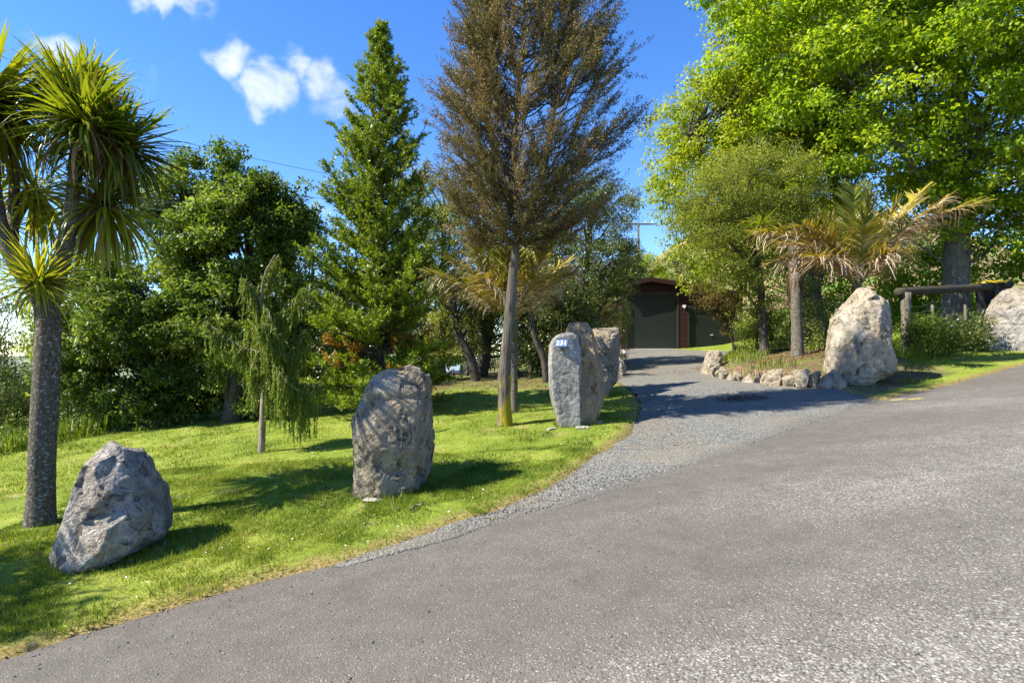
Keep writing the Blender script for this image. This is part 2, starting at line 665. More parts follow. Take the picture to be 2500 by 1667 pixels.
    h = g.m('ADD', g.m('SUBTRACT', g.m('MULTIPLY', mask, 0.8), cd), g.m('MULTIPLY', g.noise(p, 240, 2, 0.7), 0.5))
    done(g, surf(g, col, 0.85, g.bump(h, 0.6, 0.006), 0.2))

    # blue-grey crushed gravel
    m, g = new_mat('gravel')
    p = g.n('ShaderNodeNewGeometry').outputs['Position']
    cc = g.n('ShaderNodeSeparateColor')
    g.put(cc.inputs[0], g.voro(p, 60, 'F1', 'Color'))
    dd = g.voro(p, 60, 'F1', 'Distance')
    st = g.ramp(cc.outputs[0], [(0.0, (0.055, 0.056, 0.052)), (0.4, (0.122, 0.125, 0.116)), (0.8, (0.19, 0.193, 0.178)), (1.0, (0.30, 0.295, 0.26))])
    big = g.noise(p, 0.55, 4, 0.6)
    n_tar = g.noise(p, 30, 3, 0.6)
    dirt = g.mix(g.smooth(big, 0.42, 0.62), st, g.mix(0.45, st, (0.20, 0.165, 0.115)))
    sp = g.n('ShaderNodeSeparateXYZ')
    g.put(sp.inputs[0], p)
    farm = g.smooth(sp.outputs[1], 14.0, 20.0)
    dirt = g.mix(g.m('MULTIPLY', farm, 0.55), dirt, (0.165, 0.145, 0.112))
    fm = g.smooth(g.m('ADD', g.attr('fade'), g.m('MULTIPLY', g.m('SUBTRACT', cc.outputs[2], 0.5), 0.9)), 0.25, 0.75)
    dirt = g.mix(fm, dirt, g.mix(n_tar, (0.085, 0.077, 0.066), (0.15, 0.139, 0.12)))
    hgt = g.m('SUBTRACT', g.m('MULTIPLY', cc.outputs[1], 0.6), dd)
    done(g, surf(g, dirt, 0.85, g.bump(hgt, 0.8, 0.012), 0.2))

    # loose chips
    m, g = new_mat('pebble')
    c = g.ramp(g.attr('tint'), [(0.0, (0.045, 0.046, 0.043)), (0.4, (0.105, 0.108, 0.102)), (0.8, (0.17, 0.17, 0.155)), (1.0, (0.27, 0.255, 0.22))])
    done(g, surf(g, c, 0.8, None, 0.25))
    leaf_mat('grass_blade', [(0.0, (0.062, 0.115, 0.012)), (0.35, (0.150, 0.212, 0.022)), (0.7, (0.245, 0.295, 0.036)), (0.9, (0.35, 0.34, 0.085)), (1.0, (0.43, 0.38, 0.20))],
             0.42, 0.5, 0.25, (1.2, 1.15, 0.5))


make_ground_mats()


def axis(parts):
    """piecewise-even coordinates: (start, end, step)"""
    out_ = [parts[0][0]]
    for a, b, st in parts:
        n = max(1, int(round((b - a) / st)))
        out_ += list(np.linspace(a, b, n + 1)[1:])
    return np.array(out_)


def geo(a, b, n):
    return list(a * (b / a) ** (np.arange(1, n + 1) / n))


gxs = np.r_[-np.array(geo(26, 4000, 16))[::-1], axis([(-26, -11, 0.5), (-11, 12, 0.115), (12, 26, 0.3), (26, 60, 1.0)]), geo(60, 4000, 14)]
gys = np.r_[[-900, -300, -100, -40, -12, -3], axis([(0.0, 2.4, 0.6), (2.4, 16, 0.115), (16, 34, 0.3), (34, 70, 1.0)]), geo(70, 5000, 22)]
GX, GY = np.meshgrid(gxs, gys)
SD = paved_sd(GX, GY)
Zg = soil_h(GX, GY)
near = (np.abs(GX) < 60) & (GY < 60) & (GY > -20)
Zg = Zg + np.where(near, -0.07 + 0.105 * sstep(-0.09, 0.11, SD), 0.03)
Zg = Zg + np.where(near, 0.015 * fbm(np.stack([GX.ravel(), GY.ravel(), 0 * GX.ravel()], 1), 3.0, 3, 8).reshape(GX.shape) * sstep(0.1, 0.4, SD), 0)
Zg = np.where(near & (SD < -0.1), np.minimum(Zg, base_h(GX, GY) - 0.05), Zg)
nx, ny = len(gxs), len(gys)
paved_exact = paved_sd


def paved_sd(x, y):
    """the same distance, read off the ground grid"""
    x, y = np.asarray(x, float), np.asarray(y, float)
    i = np.clip(np.searchsorted(gxs, x) - 1, 0, nx - 2)
    j = np.clip(np.searchsorted(gys, y) - 1, 0, ny - 2)
    fx = np.clip((x - gxs[i]) / (gxs[i + 1] - gxs[i]), 0, 1)
    fy = np.clip((y - gys[j]) / (gys[j + 1] - gys[j]), 0, 1)
    return (SD[j, i] * (1 - fx) + SD[j, i + 1] * fx) * (1 - fy) + (SD[j + 1, i] * (1 - fx) + SD[j + 1, i + 1] * fx) * fy


ii = (np.arange(ny - 1)[:, None] * nx + np.arange(nx - 1)[None, :]).ravel()
Q = np.stack([ii, ii + 1, ii + nx + 1, ii + nx], 1)
bedm = in_poly(GX, GY, BED_REG) * sstep(0.0, 0.2, dist_line(GX, GY, BEDc)) * (1 - sstep(10.2, 11.2, GX))
# ground under the belt of trees behind the lawn: leaf litter
woods = sstep(15.5, 17.0, GY + 0.25 * GX + 0.5 * np.sin(GX * 1.3)) * (1 - sstep(0.5, 2.0, GX - 0.12 * GY)) * (SD > 0.2) * sstep(-9.5, -8, GX)
bedm = np.maximum(bedm, woods * 0.8)
hillm = sstep(15, 19, GX) * sstep(6.0, 9.0, road_s(GX, GY))
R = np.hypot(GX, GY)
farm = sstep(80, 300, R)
gm = mesh_np('ground', np.stack([GX.ravel(), GY.ravel(), Zg.ravel()], 1), Q, None, 'turf', True,
             {'sd': np.clip(SD, -1, 5).ravel(), 'bed': bedm.ravel(), 'hill': hillm.ravel(), 'far': farm.ravel()})
put('ground', gm, kind='structure')


def loft(A, B, n, hf, dz):
    """sheet between two edge lines with the same number of points"""
    t = np.linspace(0, 1, n)
    P = A[:, None, :] * (1 - t)[None, :, None] + B[:, None, :] * t[None, :, None]
    x, y = P[..., 0], P[..., 1]
    z = hf(x, y) + dz
    V = np.stack([x.ravel(), y.ravel(), z.ravel()], 1)
    m = len(A)
    i = (np.arange(m - 1)[:, None] * n + np.arange(n - 1)[None, :]).ravel()
    return V, np.stack([i, i + n, i + n + 1, i + 1], 1)


# the road: sealed sheet from its garden edge to well behind the camera
edge = np.r_[[RP - RT * 120, RP - RT * 60, RP - RT * 25], ASPf, [ASPf[-1] + RT * 3, ASPf[-1] + RT * 8, ASPf[-1] + RT * 30]]
edge = edge[np.argsort(edge @ RT)]
V, Qr = loft(edge, edge - RN * 13.0, 24, base_h, 0.0)
put('road', mesh_np('road', V, Qr[:, ::-1], None, 'chipseal'), kind='structure')

# the gravel driveway, spilling over the edge of the seal
n_ = 260
A_ = resample(LAWf, n_)
B_ = resample(DRIVE_R, n_)
onroad = (np.abs(road_s(B_[:, 0], B_[:, 1])) < 0.9).astype(float)[:, None]
B_ = B_ - RN * 0.11 * onroad + (wobble(B_, 0.06, 1.6, 21) - B_) * onroad
V, Qd = loft(A_, B_, 40, base_h, 0.012)
nb = fbm(np.c_[V[:, :2], np.zeros(len(V))], 1.2, 4, 31) * 0.014
V[:, 2] += np.maximum(nb, -0.006)
tcol = np.tile(np.linspace(0, 1, 40), n_)
lip = np.repeat(onroad[:, 0], 40) * sstep(0.93, 1.0, tcol)
V[:, 2] = np.where(lip > 0, V[:, 2] * (1 - lip) + (base_h(V[:, 0], V[:, 1]) - 0.006) * lip, V[:, 2])
wid = np.repeat(np.linalg.norm(A_ - B_, axis=1), 40)
fade = np.repeat(onroad[:, 0], 40) * np.clip(1 - (1 - tcol) * wid / 0.45, 0, 1) * np.clip(wid / 0.5, 0.2, 1)
put('driveway', mesh_np('driveway', V, Qd, None, 'gravel', True, {'fade': fade}), kind='structure')

# the upper road cut into the hillside
ur = np.array([(-2 + 4.0 * k, 0) for k in range(20)], float)
s_lo, s_hi = 8.6, 11.6
a0 = np.array([RP + RT * (27 + 3.0 * k) + RN * s_lo for k in range(18)])
b0 = np.array([RP + RT * (27 + 3.0 * k) + RN * s_hi for k in range(18)])
V, Qu = loft(a0, b0, 12, lambda x, y: soil_h(x, y), 0.08)
put('upper_road', mesh_np('upper_road', V, Qu, None, 'gravel'), kind='structure')

# ------------------------------------------------------------------ loose stones (gravel that has strayed, chips along the edge)
ICO_V, ICO_F = None, None


def ico():
    t = (1 + 5 ** 0.5) / 2
    v = unit(np.array([(-1, t, 0), (1, t, 0), (-1, -t, 0), (1, -t, 0), (0, -1, t), (0, 1, t), (0, -1, -t), (0, 1, -t), (t, 0, -1), (t, 0, 1), (-t, 0, -1), (-t, 0, 1)], float))
    f = np.array([(0, 11, 5), (0, 5, 1), (0, 1, 7), (0, 7, 10), (0, 10, 11), (1, 5, 9), (5, 11, 4), (11, 10, 2), (10, 7, 6), (7, 1, 8), (3, 9, 4), (3, 4, 2), (3, 2, 6),
                  (3, 6, 8), (3, 8, 9), (4, 9, 5), (2, 4, 11), (6, 2, 10), (8, 6, 7), (9, 8, 1)])
    return v, f


ICO_V, ICO_F = ico()
OCT_V = np.array([(1, 0, 0), (0, 1, 0), (-1, 0, 0), (0, -1, 0), (0, 0, 1), (0, 0, -1)], float)
OCT_F = np.array([(0, 1, 4), (1, 2, 4), (2, 3, 4), (3, 0, 4)])


def stones(x, y, z, size, tint, seedv=None):
    n = len(x)
    V = OCT_V[None] * (0.65 + 0.7 * RNG.random((n, 6, 1)))
    sc = np.stack([1.25 * np.ones(n), 0.9 * np.ones(n), 0.62 * np.ones(n)], 1)
    V = V * sc[:, None, :]
    a = RNG.random(n) * 6.283
    c, s = np.cos(a), np.sin(a)
    V = np.stack([V[..., 0] * c[:, None] - V[..., 1] * s[:, None], V[..., 0] * s[:, None] + V[..., 1] * c[:, None], V[..., 2]], -1)
    V = V * size[:, None, None] + np.stack([x, y, z], 1)[:, None, :]
    F = (OCT_F[None] + (np.arange(n) * 6)[:, None, None]).reshape(-1, 3)
    return V.reshape(-1, 3), F, np.repeat(tint, 6)


def scatter_poly(n, x0, x1, y0, y1, keep):
    x = RNG.uniform(x0, x1, n)
    y = RNG.uniform(y0, y1, n)
    k = keep(x, y)
    return x[k], y[k]


bx = MB()
# on the gravel: dense up close
x, y = scatter_poly(62000, -3, 7.5, 3.6, 15, lambda a, b: in_poly(a, b, DRIVEc) & (RNG.random(len(a)) < 26.0 / (b * b)))
Vs, Fs, Ts = stones(x, y, base_h(x, y) + 0.016, RNG.uniform(0.006, 0.015, len(x)) * (1 + y * 0.03), np.clip(RNG.normal(0.5, 0.22, len(x)), 0, 1))
bx.add(Vs, None, Fs, Ts)
# strayed over the seal, thinning away from the edge
x, y = scatter_poly(42000, -7, 12, 1.2, 14, lambda a, b: (road_s(a, b) < 0.2) & (RNG.random(len(a)) < 0.10 + 0.75 * np.exp(-np.maximum(-road_s(a, b), 0) / 0.30)))
Vs, Fs, Ts = stones(x, y, base_h(x, y) + 0.004, RNG.uniform(0.004, 0.011, len(x)), np.clip(RNG.normal(0.5, 0.26, len(x)), 0, 1))
bx.add(Vs, None, Fs, Ts)
bx.build('gravel', 'pebble', smooth=False, kind='stuff', label='loose grey gravel chips strewn over driveway and road edge', cat='gravel')

# ------------------------------------------------------------------ grass
bl = MB()


def blades(x, y, z, h, w, tint, lean=0.55):
    n = len(x)
    a = RNG.random(n) * 6.283
    side = np.stack([np.cos(a), np.sin(a), np.zeros(n)], 1)
    ln = RNG.normal(size=(n, 2)) * lean
    tip = np.stack([ln[:, 0], ln[:, 1], np.ones(n)], 1) * h[:, None]
    P = np.stack([x, y, z], 1)
    V = np.stack([P - side * w[:, None] / 2, P + side * w[:, None] / 2, P + tip], 1).reshape(-1, 3)
    return V, np.arange(n * 3).reshape(-1, 3), np.repeat(tint, 3)


def patch_tint(x, y):
    P = np.stack([x, y, 0 * x], 1)
    return 0.45 + 0.26 * fbm(P, 0.8, 3, 51) + 0.20 * vnoise(P, 4.0, 52) + 0.12 * vnoise(P, 11.0, 53) + RNG.normal(0, 0.13, len(x))


def lawn_keep(a, b):
    sd = paved_sd(a, b)
    P = np.stack([a, b, 0 * a], 1)
    dens = 1.0 / (1 + (np.maximum(b, 3.2) / 7.0) ** 2.2)
    edge_thin = sstep(-0.05, 0.42, sd + 0.26 * vnoise(P, 3.0, 77) + 0.1 * vnoise(P, 9.0, 78))
    bare = 1 - 0.75 * sstep(0.42, 0.62, fbm(P, 1.1, 3, 63))
    wood = 1 - 0.85 * sstep(15.5, 17, b + 0.25 * a)
    bed = in_poly(a, b, BED_REG) & (a < 11)
    return (sd > -0.02) & (RNG.random(len(a)) < dens * (0.10 + 0.9 * edge_thin) * bare * wood * np.where(bed, 0.35, 1)) & (a > -9.8)


for (cnt, x0, x1, y0, y1) in [(460000, -5.5, 1.2, 2.9, 8.5), (380000, -10, 4.2, 6.5, 17.5), (60000, 4.5, 17, 10.5, 19)]:
    x, y = scatter_poly(cnt, x0, x1, y0, y1, lawn_keep)
    r_ = np.hypot(x, y)
    h = RNG.uniform(0.014, 0.036, len(x)) * (1 + 0.4 * (RNG.random(len(x)) < 0.06))
    P_ = np.stack([x, y, 0 * x], 1)
    h = h * (1 + 0.75 * sstep(0.1, 0.7, fbm(P_, 2.3, 3, 91)) + 0.5 * sstep(0.35, 0.8, vnoise(P_, 9.0, 92)))
    w = np.clip(0.0032 + 0.00085 * r_, 0.004, 0.018) * RNG.uniform(0.7, 1.4, len(x))
    z = soil_h(x, y) + 0.030
    Vb, Fb, Tb = blades(x, y, z, h, w, np.clip(patch_tint(x, y), 0.02, 0.98))
    bl.add(Vb, None, Fb, Tb)
# ragged tufts here and there and around the foot of the stones
for (cx, cy, rr, n) in [(-2.9, 5.3, 0.35, 220), (-1.25, 6.05, 0.3, 220), (0.3, 9.2, 0.4, 200), (-3.2, 8.1, 0.35, 160), (-2.6, 4.35, 0.16, 90), (-3.0, 3.95, 0.2, 140), (-2.15, 4.75, 0.14, 80),
                        (-5.3, 9.3, 0.35, 120), (1.9, 10.2, 0.3, 150), (8.9, 12.4, 0.4, 260), (9.8, 14.6, 0.7, 400), (11.4, 16.0, 0.8, 500)]:
    a = RNG.random(n) * 6.283
    q = rr * np.sqrt(RNG.random(n))
    x, y = cx + q * np.cos(a), cy + q * np.sin(a)
    k = paved_sd(x, y) > 0.0
    x, y = x[k], y[k]
    Vb, Fb, Tb = blades(x, y, soil_h(x, y) + 0.025, RNG.uniform(0.05, 0.13, len(x)), np.full(len(x), 0.010), np.clip(RNG.normal(0.4, 0.15, len(x)), 0, 0.9), 0.4)
    bl.add(Vb, None, Fb, Tb)
bl.build('grass', 'grass_blade', kind='stuff', label='short bright green grass of the sloping lawn and verge', cat='grass')

# daisies in the turf
plain('daisy_white', (0.8, 0.8, 0.76), 0.8)
dz = MB()
x, y = scatter_poly(420, -5.5, 1.6, 4.2, 11, lambda a, b: (paved_sd(a, b) > 0.15) & (vnoise(np.stack([a, b, 0 * a], 1), 1.0, 5) > 0.0))
for k in range(len(x)):
    zz = float(soil_h(x[k:k + 1], y[k:k + 1])[0]) + 0.062
    th = np.arange(6) / 6 * 6.283
    r = RNG.uniform(0.005, 0.010)
    tl = RNG.normal(0, 0.3, 2)
    V = np.stack([x[k] + r * np.cos(th), y[k] + r * np.sin(th), zz + r * (tl[0] * np.cos(th) + tl[1] * np.sin(th))], 1)
    dz.add(np.r_[V, [[x[k], y[k], zz + 0.003]]], None, [(i, (i + 1) % 6, 6) for i in range(6)])
dz.build('daisies', 'daisy_white', kind='stuff', label='tiny white daisies dotted through the lawn', cat='daisies')
# ------------------------------------------------------------------ boulders
def rock_mat(name, dark, mid, light, brown, brown_amt, veins=0.5, vscale=3.0, stretch=(1, 1, 1), lichen=0.0, relief=0.12):
    m, g = new_mat(name)
    p = g.obj(stretch)
    po = g.obj()
    n1 = g.noise(p, 1.7, 6, 0.62, 0.6)
    n2 = g.noise(p, 7.5, 6, 0.65, 0.4)
    n3 = g.noise(po, 38, 4, 0.65)
    base = g.ramp(g.m('ADD', g.m('MULTIPLY', n1, 0.5), g.m('MULTIPLY', n2, 0.5)), [(0.40, dark), (0.5, mid), (0.60, light)])
    bm = g.smooth(g.m('ADD', g.noise(p, 1.1, 5, 0.6, 0.8), g.m('MULTIPLY', n2, 0.35)), 0.82 - brown_amt, 1.0 - brown_amt * 0.72)
    base = g.mix(g.m('MULTIPLY', bm, 0.85), base, g.mix(n2, tuple(c * 0.55 for c in brown), tuple(c * 1.25 for c in brown)))
    # thin pale veins
    wv = g.n('ShaderNodeVectorMath', operation='MULTIPLY_ADD')
    g.put(wv.inputs[0], g.noise(po, 2.2, 5, 0.6, out=1))
    wv.inputs[1].default_value = (0.55, 0.55, 0.55)
    g.put(wv.inputs[2], po)
    e = g.voro(wv.outputs[0], vscale, 'DISTANCE_TO_EDGE')
    vein = g.m('MULTIPLY', g.smooth(e, 0.022, 0.004), g.smooth(g.noise(po, 2.6, 3, 0.5), 0.47, 0.62))
    e2 = g.voro(wv.outputs[0], vscale * 2.7, 'DISTANCE_TO_EDGE')
    vein2 = g.m('MULTIPLY', g.smooth(e2, 0.03, 0.006), g.smooth(g.noise(po, 3.6, 3, 0.5), 0.52, 0.66))
    v = g.m('MULTIPLY', g.m('MAXIMUM', vein, g.m('MULTIPLY', vein2, 0.7)), veins)
    base = g.mix(v, base, (0.52, 0.52, 0.50))
    # grain and dark cracks
    base = g.mix(g.m('MULTIPLY', g.smooth(n3, 0.42, 0.66), 0.55), base, g.mix(0.6, base, (0.42, 0.41, 0.39)))
    crack = g.smooth(g.noise(p, 4.6, 7, 0.7, 1.2), 0.42, 0.33)
    base = g.mix(g.m('MULTIPLY', crack, 0.8), base, (0.035, 0.033, 0.032))
    if lichen:
        base = g.mix(g.m('MULTIPLY', g.smooth(g.noise(po, 5.5, 5, 0.7), 0.60, 0.72), lichen), base, (0.24, 0.21, 0.07))
    base = g.mix(1.0, base, (1.26, 1.20, 1.09), 'MULTIPLY')
    h = g.m('ADD', g.m('MULTIPLY', n2, 1.0), g.m('MULTIPLY', n3, 0.35))
    h = g.m('SUBTRACT', h, g.m('MULTIPLY', crack, 0.6))
    done(g, surf(g, base, 0.72, g.bump(h, 1.0, relief), 0.35))


rock_mat('rock_violet', (0.095, 0.092, 0.090), (0.205, 0.200, 0.196), (0.35, 0.345, 0.34), (0.22, 0.175, 0.12), 0.24, 0.8, 2.6)
rock_mat('rock_brown_grey', (0.090, 0.083, 0.072), (0.205, 0.190, 0.165), (0.35, 0.33, 0.295), (0.26, 0.205, 0.125), 0.38, 0.45, 2.2)
rock_mat('rock_blue', (0.075, 0.076, 0.076), (0.145, 0.147, 0.147), (0.235, 0.237, 0.235), (0.18, 0.15, 0.115), 0.08, 0.6, 2.8, relief=0.04)
rock_mat('rock_tan', (0.110, 0.098, 0.078), (0.265, 0.244, 0.202), (0.41, 0.385, 0.33), (0.33, 0.26, 0.165), 0.27, 0.1, 2.4, (1, 1, 0.8))
rock_mat('rock_rust', (0.101, 0.081, 0.061), (0.243, 0.196, 0.142), (0.405, 0.338, 0.257), (0.324, 0.230, 0.121), 0.45, 0.1, 2.4, (1.6, 1.6, 0.35))
rock_mat('rock_edging', (0.13, 0.115, 0.095), (0.275, 0.25, 0.21), (0.42, 0.39, 0.335), (0.32, 0.25, 0.16), 0.3, 0.1, 3.0)
rock_mat('rock_pale', (0.24, 0.23, 0.21), (0.38, 0.37, 0.34), (0.5, 0.49, 0.46), (0.34, 0.28, 0.20), 0.2, 0.1, 5.0)


def rock_shape(prof, d, depth, plan, seed, nr=120, nc=180, planes=26, cut=0.12, rough=0.05, sink=0.12, lean=0.0, yc=None, corner=0.25, taper=0.55, brow=7.0):
    """prof: (v, u_left, u_right) from top to bottom as the stone stands at distance d; depth: half thickness; plan: corners of the
    cross-section in -1..1; returns local vertices round the foot point"""
    prof = np.array(prof, float)
    dc = d + depth * 0.85                              # the outline is seen at the stone's middle, its foot at its front
    rel = (prof[-1, 0] - prof[:, 0]) / (prof[-1, 0] - prof[0, 0])
    zs = np.array([at(0, v, d + (dc - d) * r ** 0.7)[2] for v, r in zip(prof[:, 0], rel)])
    xl = np.array([at(u, 0, dc)[0] for u in prof[:, 1]])
    xr = np.array([at(u, 0, dc)[0] for u in prof[:, 2]])
    z0, z1 = zs[-1] - sink, zs[0]
    t = np.linspace(0, 1, nr)
    zr = z0 + (z1 - z0) * (1 - (1 - t) ** 1.35)
    o = np.argsort(zs)
    L = np.interp(zr, zs[o], xl[o])
    Rr = np.interp(zr, zs[o], xr[o])
    cx, hw = (L + Rr) / 2, (Rr - L) / 2
    pl = np.array(plan, float)
    pl = np.r_[pl, pl[:1]]
    pp = resample(pl, nc + 1)[:-1]
    k = max(1, int(nc * corner * 0.05))
    for _ in range(k):                                 # round the corners a little
        pp = 0.5 * pp + 0.25 * (np.roll(pp, 1, 0) + np.roll(pp, -1, 0))
    pp[:, 0] = (pp[:, 0] - pp[:, 0].min()) / (pp[:, 0].max() - pp[:, 0].min()) * 2 - 1
    tz = (zr - z0) / (z1 - z0)
    hd = depth * np.clip(1.0 - taper * tz ** 2.2, 0.02, 1) * np.minimum(1, np.sqrt(np.clip((1 - tz) * brow, 0.0, 1)) + 0.02)
    ycen = (yc if yc is not None else d + depth * 0.9) + lean * tz
    V = np.stack([cx[:, None] + hw[:, None] * pp[None, :, 0], ycen[:, None] + hd[:, None] * pp[None, :, 1], np.broadcast_to(zr[:, None], (nr, nc))], -1).reshape(-1, 3)
    foot = np.array(((xl[-1] + xr[-1]) / 2, ycen[0], zs[-1]))
    V = V - foot
    rg = np.random.default_rng(seed)
    C = np.array((0, 0, (z1 - z0) * 0.45))
    H = z1 - z0
    V[:, :2] *= 1.035
    # broad swells first, so that the breaks cut across them
    nv = unit((V - C) * (1, 1, 0.3))
    V = V + nv * (rough * 0.9 * fbm(V, 1.3, 2, seed))[:, None]
    for _ in range(planes):                            # flat breaks
        nrm = rg.normal(size=3) * (1, 1, 0.55)
        nrm[2] = abs(nrm[2]) * 0.8
        nrm = unit(nrm)
        dist = (V - C) @ nrm
        off = np.quantile(dist, rg.uniform(0.93, 0.992))
        over = np.clip(dist - off, 0, None)
        V = V - nrm[None] * (over * (1 - cut))[:, None]
    for _ in range(int(planes * 3.2)):                 # chips broken out of the skin
        c = V[rg.integers(0, len(V))]
        nrm = unit(unit((c - C) * (1, 1, 0.4)) + rg.normal(0, 0.35, 3))
        rad = rg.uniform(0.06, 0.30) * H * 0.6
        near_ = np.linalg.norm(V - c, axis=1) < rad
        if near_.sum() < 8:
            continue
        dist = (V - c) @ nrm
        off = np.quantile(dist[near_], rg.uniform(0.45, 0.75))
        V = V - nrm[None] * (np.where(near_, np.clip(dist - off, 0, 0.06 * H), 0) * 0.9)[:, None]
    nv = unit((V - C) * (1, 1, 0.3))
    # splits that run down and across the stone
    q1 = V * (2.6, 2.6, 0.7) + 0.35 * np.stack([fbm(V, 3.0, 2, seed + 1)] * 3, 1)
    split = np.clip(0.16 - np.abs(vnoise(q1, 1.0, seed + 4)), 0, None) / 0.16
    q2 = V * (0.8, 0.8, 2.4) + 0.3 * np.stack([fbm(V, 2.6, 2, seed + 6)] * 3, 1)
    split2 = np.clip(0.09 - np.abs(vnoise(q2, 1.0, seed + 8)), 0, None) / 0.09
    fine_ = fbm(V, 9.0, 4, seed + 9, 0.55)
    V = V + nv * (rough * (fine_ * 0.20 - split * 0.22 - split2 * 0.34))[:, None]
    i = np.arange(nr - 1)[:, None] * nc
    j = np.arange(nc)[None, :]
    jn = (j + 1) % nc
    Q = np.stack([i + j, i + jn, i + nc + jn, i + nc + j], -1).reshape(-1, 4)
    top = V[(nr - 1) * nc:].mean(0)
    V = np.r_[V, [top]]
    jj = np.arange(nc)
    T = np.stack([(nr - 1) * nc + jj, (nr - 1) * nc + (jj + 1) % nc, np.full(nc, nr * nc)], 1)
    return V, Q, T, foot


def boulder(mat, label, group=None, **kw):
    V, Q, T, foot = rock_shape(**kw)
    me = mesh_np('boulder', V, Q, T, mat)
    return put('boulder', me, foot, label=label, cat='boulder')


SQ = [(-1, -0.2), (-0.75, -0.95), (0.35, -1), (0.95, -0.55), (1, 0.5), (0.5, 1), (-0.6, 1), (-1, 0.5)]
# the triangular stone on the left
p1 = lawn_at(215, 1322)
boulder('rock_violet', 'grey-violet triangular boulder with white veins, beside the big cabbage tree trunk',
        prof=[(1016, 238, 252), (1024, 222, 270), (1045, 205, 288), (1090, 187, 318), (1120, 178, 338), (1160, 166, 362), (1200, 153, 371), (1250, 138, 366), (1285, 126, 345), (1310, 117, 318), (1328, 112, 290)],
        d=p1[1], depth=0.50, plan=[(-1, -0.1), (-0.55, -0.8), (0.25, -1), (0.8, -0.5), (1, 0.3), (0.5, 1), (-0.5, 1)], seed=5, planes=12, rough=0.06, lean=0.1)
# the tall slab in the middle of the lawn
p2 = lawn_at(905, 1146)
boulder('rock_brown_grey', 'tall brown-grey standing boulder with rounded top in mid lawn',
        prof=[(842, 938, 958), (848, 925, 966), (860, 880, 972), (885, 848, 984), (910, 832, 985), (940, 822, 990), (985, 818, 993), (1040, 819, 993), (1075, 820, 988), (1110, 821, 983), (1135, 822, 975), (1146, 824, 962)],
        d=p2[1], depth=0.52, plan=[(-1, -0.4), (-0.8, -0.9), (-0.1, -1), (0.7, -0.8), (1, -0.2), (0.95, 0.8), (0, 1), (-0.9, 0.7)], seed=14, planes=16, rough=0.08)
# the stone that carries the house number: flat grey face and a rusty split side
p3 = lawn_at(1320, 982)
p3y = float(p3[1])
boulder('rock_rust', 'brown weathered half of the split boulder, behind the blue 231 number plate',
        prof=[(739, 1318, 1342), (746, 1312, 1354), (770, 1302, 1366), (800, 1295, 1376), (840, 1292, 1386), (880, 1290, 1391), (920, 1296, 1390), (950, 1300, 1380), (975, 1306, 1368)],
        d=p3y + 0.1, depth=0.62, plan=[(-1, -0.75), (-0.6, -0.95), (0.1, -0.7), (0.6, -0.8), (1, 0.2), (0.6, 1), (-0.8, 1), (-1, 0.2)], seed=25, planes=8, rough=0.08)
numbered = boulder('rock_blue', 'blue-grey slab boulder with flat face carrying the number plate',
        prof=[(766, 1292, 1312), (770, 1280, 1322), (778, 1270, 1326), (792, 1263, 1328), (830, 1261, 1330), (870, 1262, 1331), (900, 1264, 1332), (930, 1269, 1332), (960, 1277, 1332), (984, 1282, 1328)],
        d=p3y, depth=0.40, plan=[(-1, -0.75), (-0.9, -1), (0.85, -1), (1, -0.8), (1, 1), (-0.8, 1), (-1, 0.3)], seed=33, planes=3, rough=0.022, corner=0.12, taper=0.08, brow=26.0)
# the stone behind it
p4 = lawn_at(1385, 915)
boulder('rock_brown_grey', 'broad flat-topped boulder just behind the numbered stone, beside the driveway',
        prof=[(752, 1345, 1412), (757, 1340, 1420), (775, 1338, 1423), (810, 1340, 1423), (850, 1345, 1420), (880, 1350, 1412), (905, 1356, 1400), (916, 1360, 1392)],
        d=p4[1], depth=0.7, plan=[(-1, -0.5), (-0.6, -1), (0.5, -0.8), (1, -0.2), (0.9, 0.8), (0, 1), (-1, 0.6)], seed=41, planes=12, rough=0.08)
# a further one, mostly hidden
p5 = lawn_at(1420, 862)
boulder('rock_tan', 'small tan boulder half hidden behind the flat-topped boulder at driveway edge',
        prof=[(822, 1408, 1424), (832, 1404, 1434), (846, 1402, 1440), (862, 1402, 1436)],
        d=p5[1], depth=0.4, plan=SQ, seed=47, nr=50, nc=80, rough=0.05)
# the big tan stone on the right
p6 = lawn_at(1980, 886)
boulder('rock_tan', 'large tan upright boulder in front of the palm, right of the driveway',
        prof=[(654, 1985, 2012), (658, 1975, 2022), (670, 1968, 2040), (690, 1957, 2051), (705, 1930, 2055), (740, 1920, 2058), (790, 1914, 2062), (830, 1916, 2069), (850, 1913, 2067), (870, 1914, 2030), (886, 1916, 1990)],
        d=p6[1] - 0.1, depth=0.95, plan=[(-1, -0.25), (-0.75, -0.7), (-0.05, -1), (0.1, -0.95), (0.55, -0.35), (1, 0.2), (0.7, 1), (-0.6, 1), (-1, 0.4)], seed=52, planes=12, rough=0.11, corner=0.1)
# the bluish one cut by the frame
p7 = lawn_at(2300, 797)
boulder('rock_violet', 'broad blue-grey boulder on the verge, cut off by the right edge',
        prof=[(660, 2340, 2410), (668, 2312, 2445), (690, 2290, 2470), (720, 2268, 2490), (760, 2252, 2500), (790, 2248, 2500), (800, 2250, 2490)],
        d=17.0, depth=1.0, sink=0.7, plan=[(-1, -0.2), (-0.6, -0.9), (0.4, -1), (1, -0.3), (0.7, 1), (-0.7, 1)], seed=61, planes=10, rough=0.10)
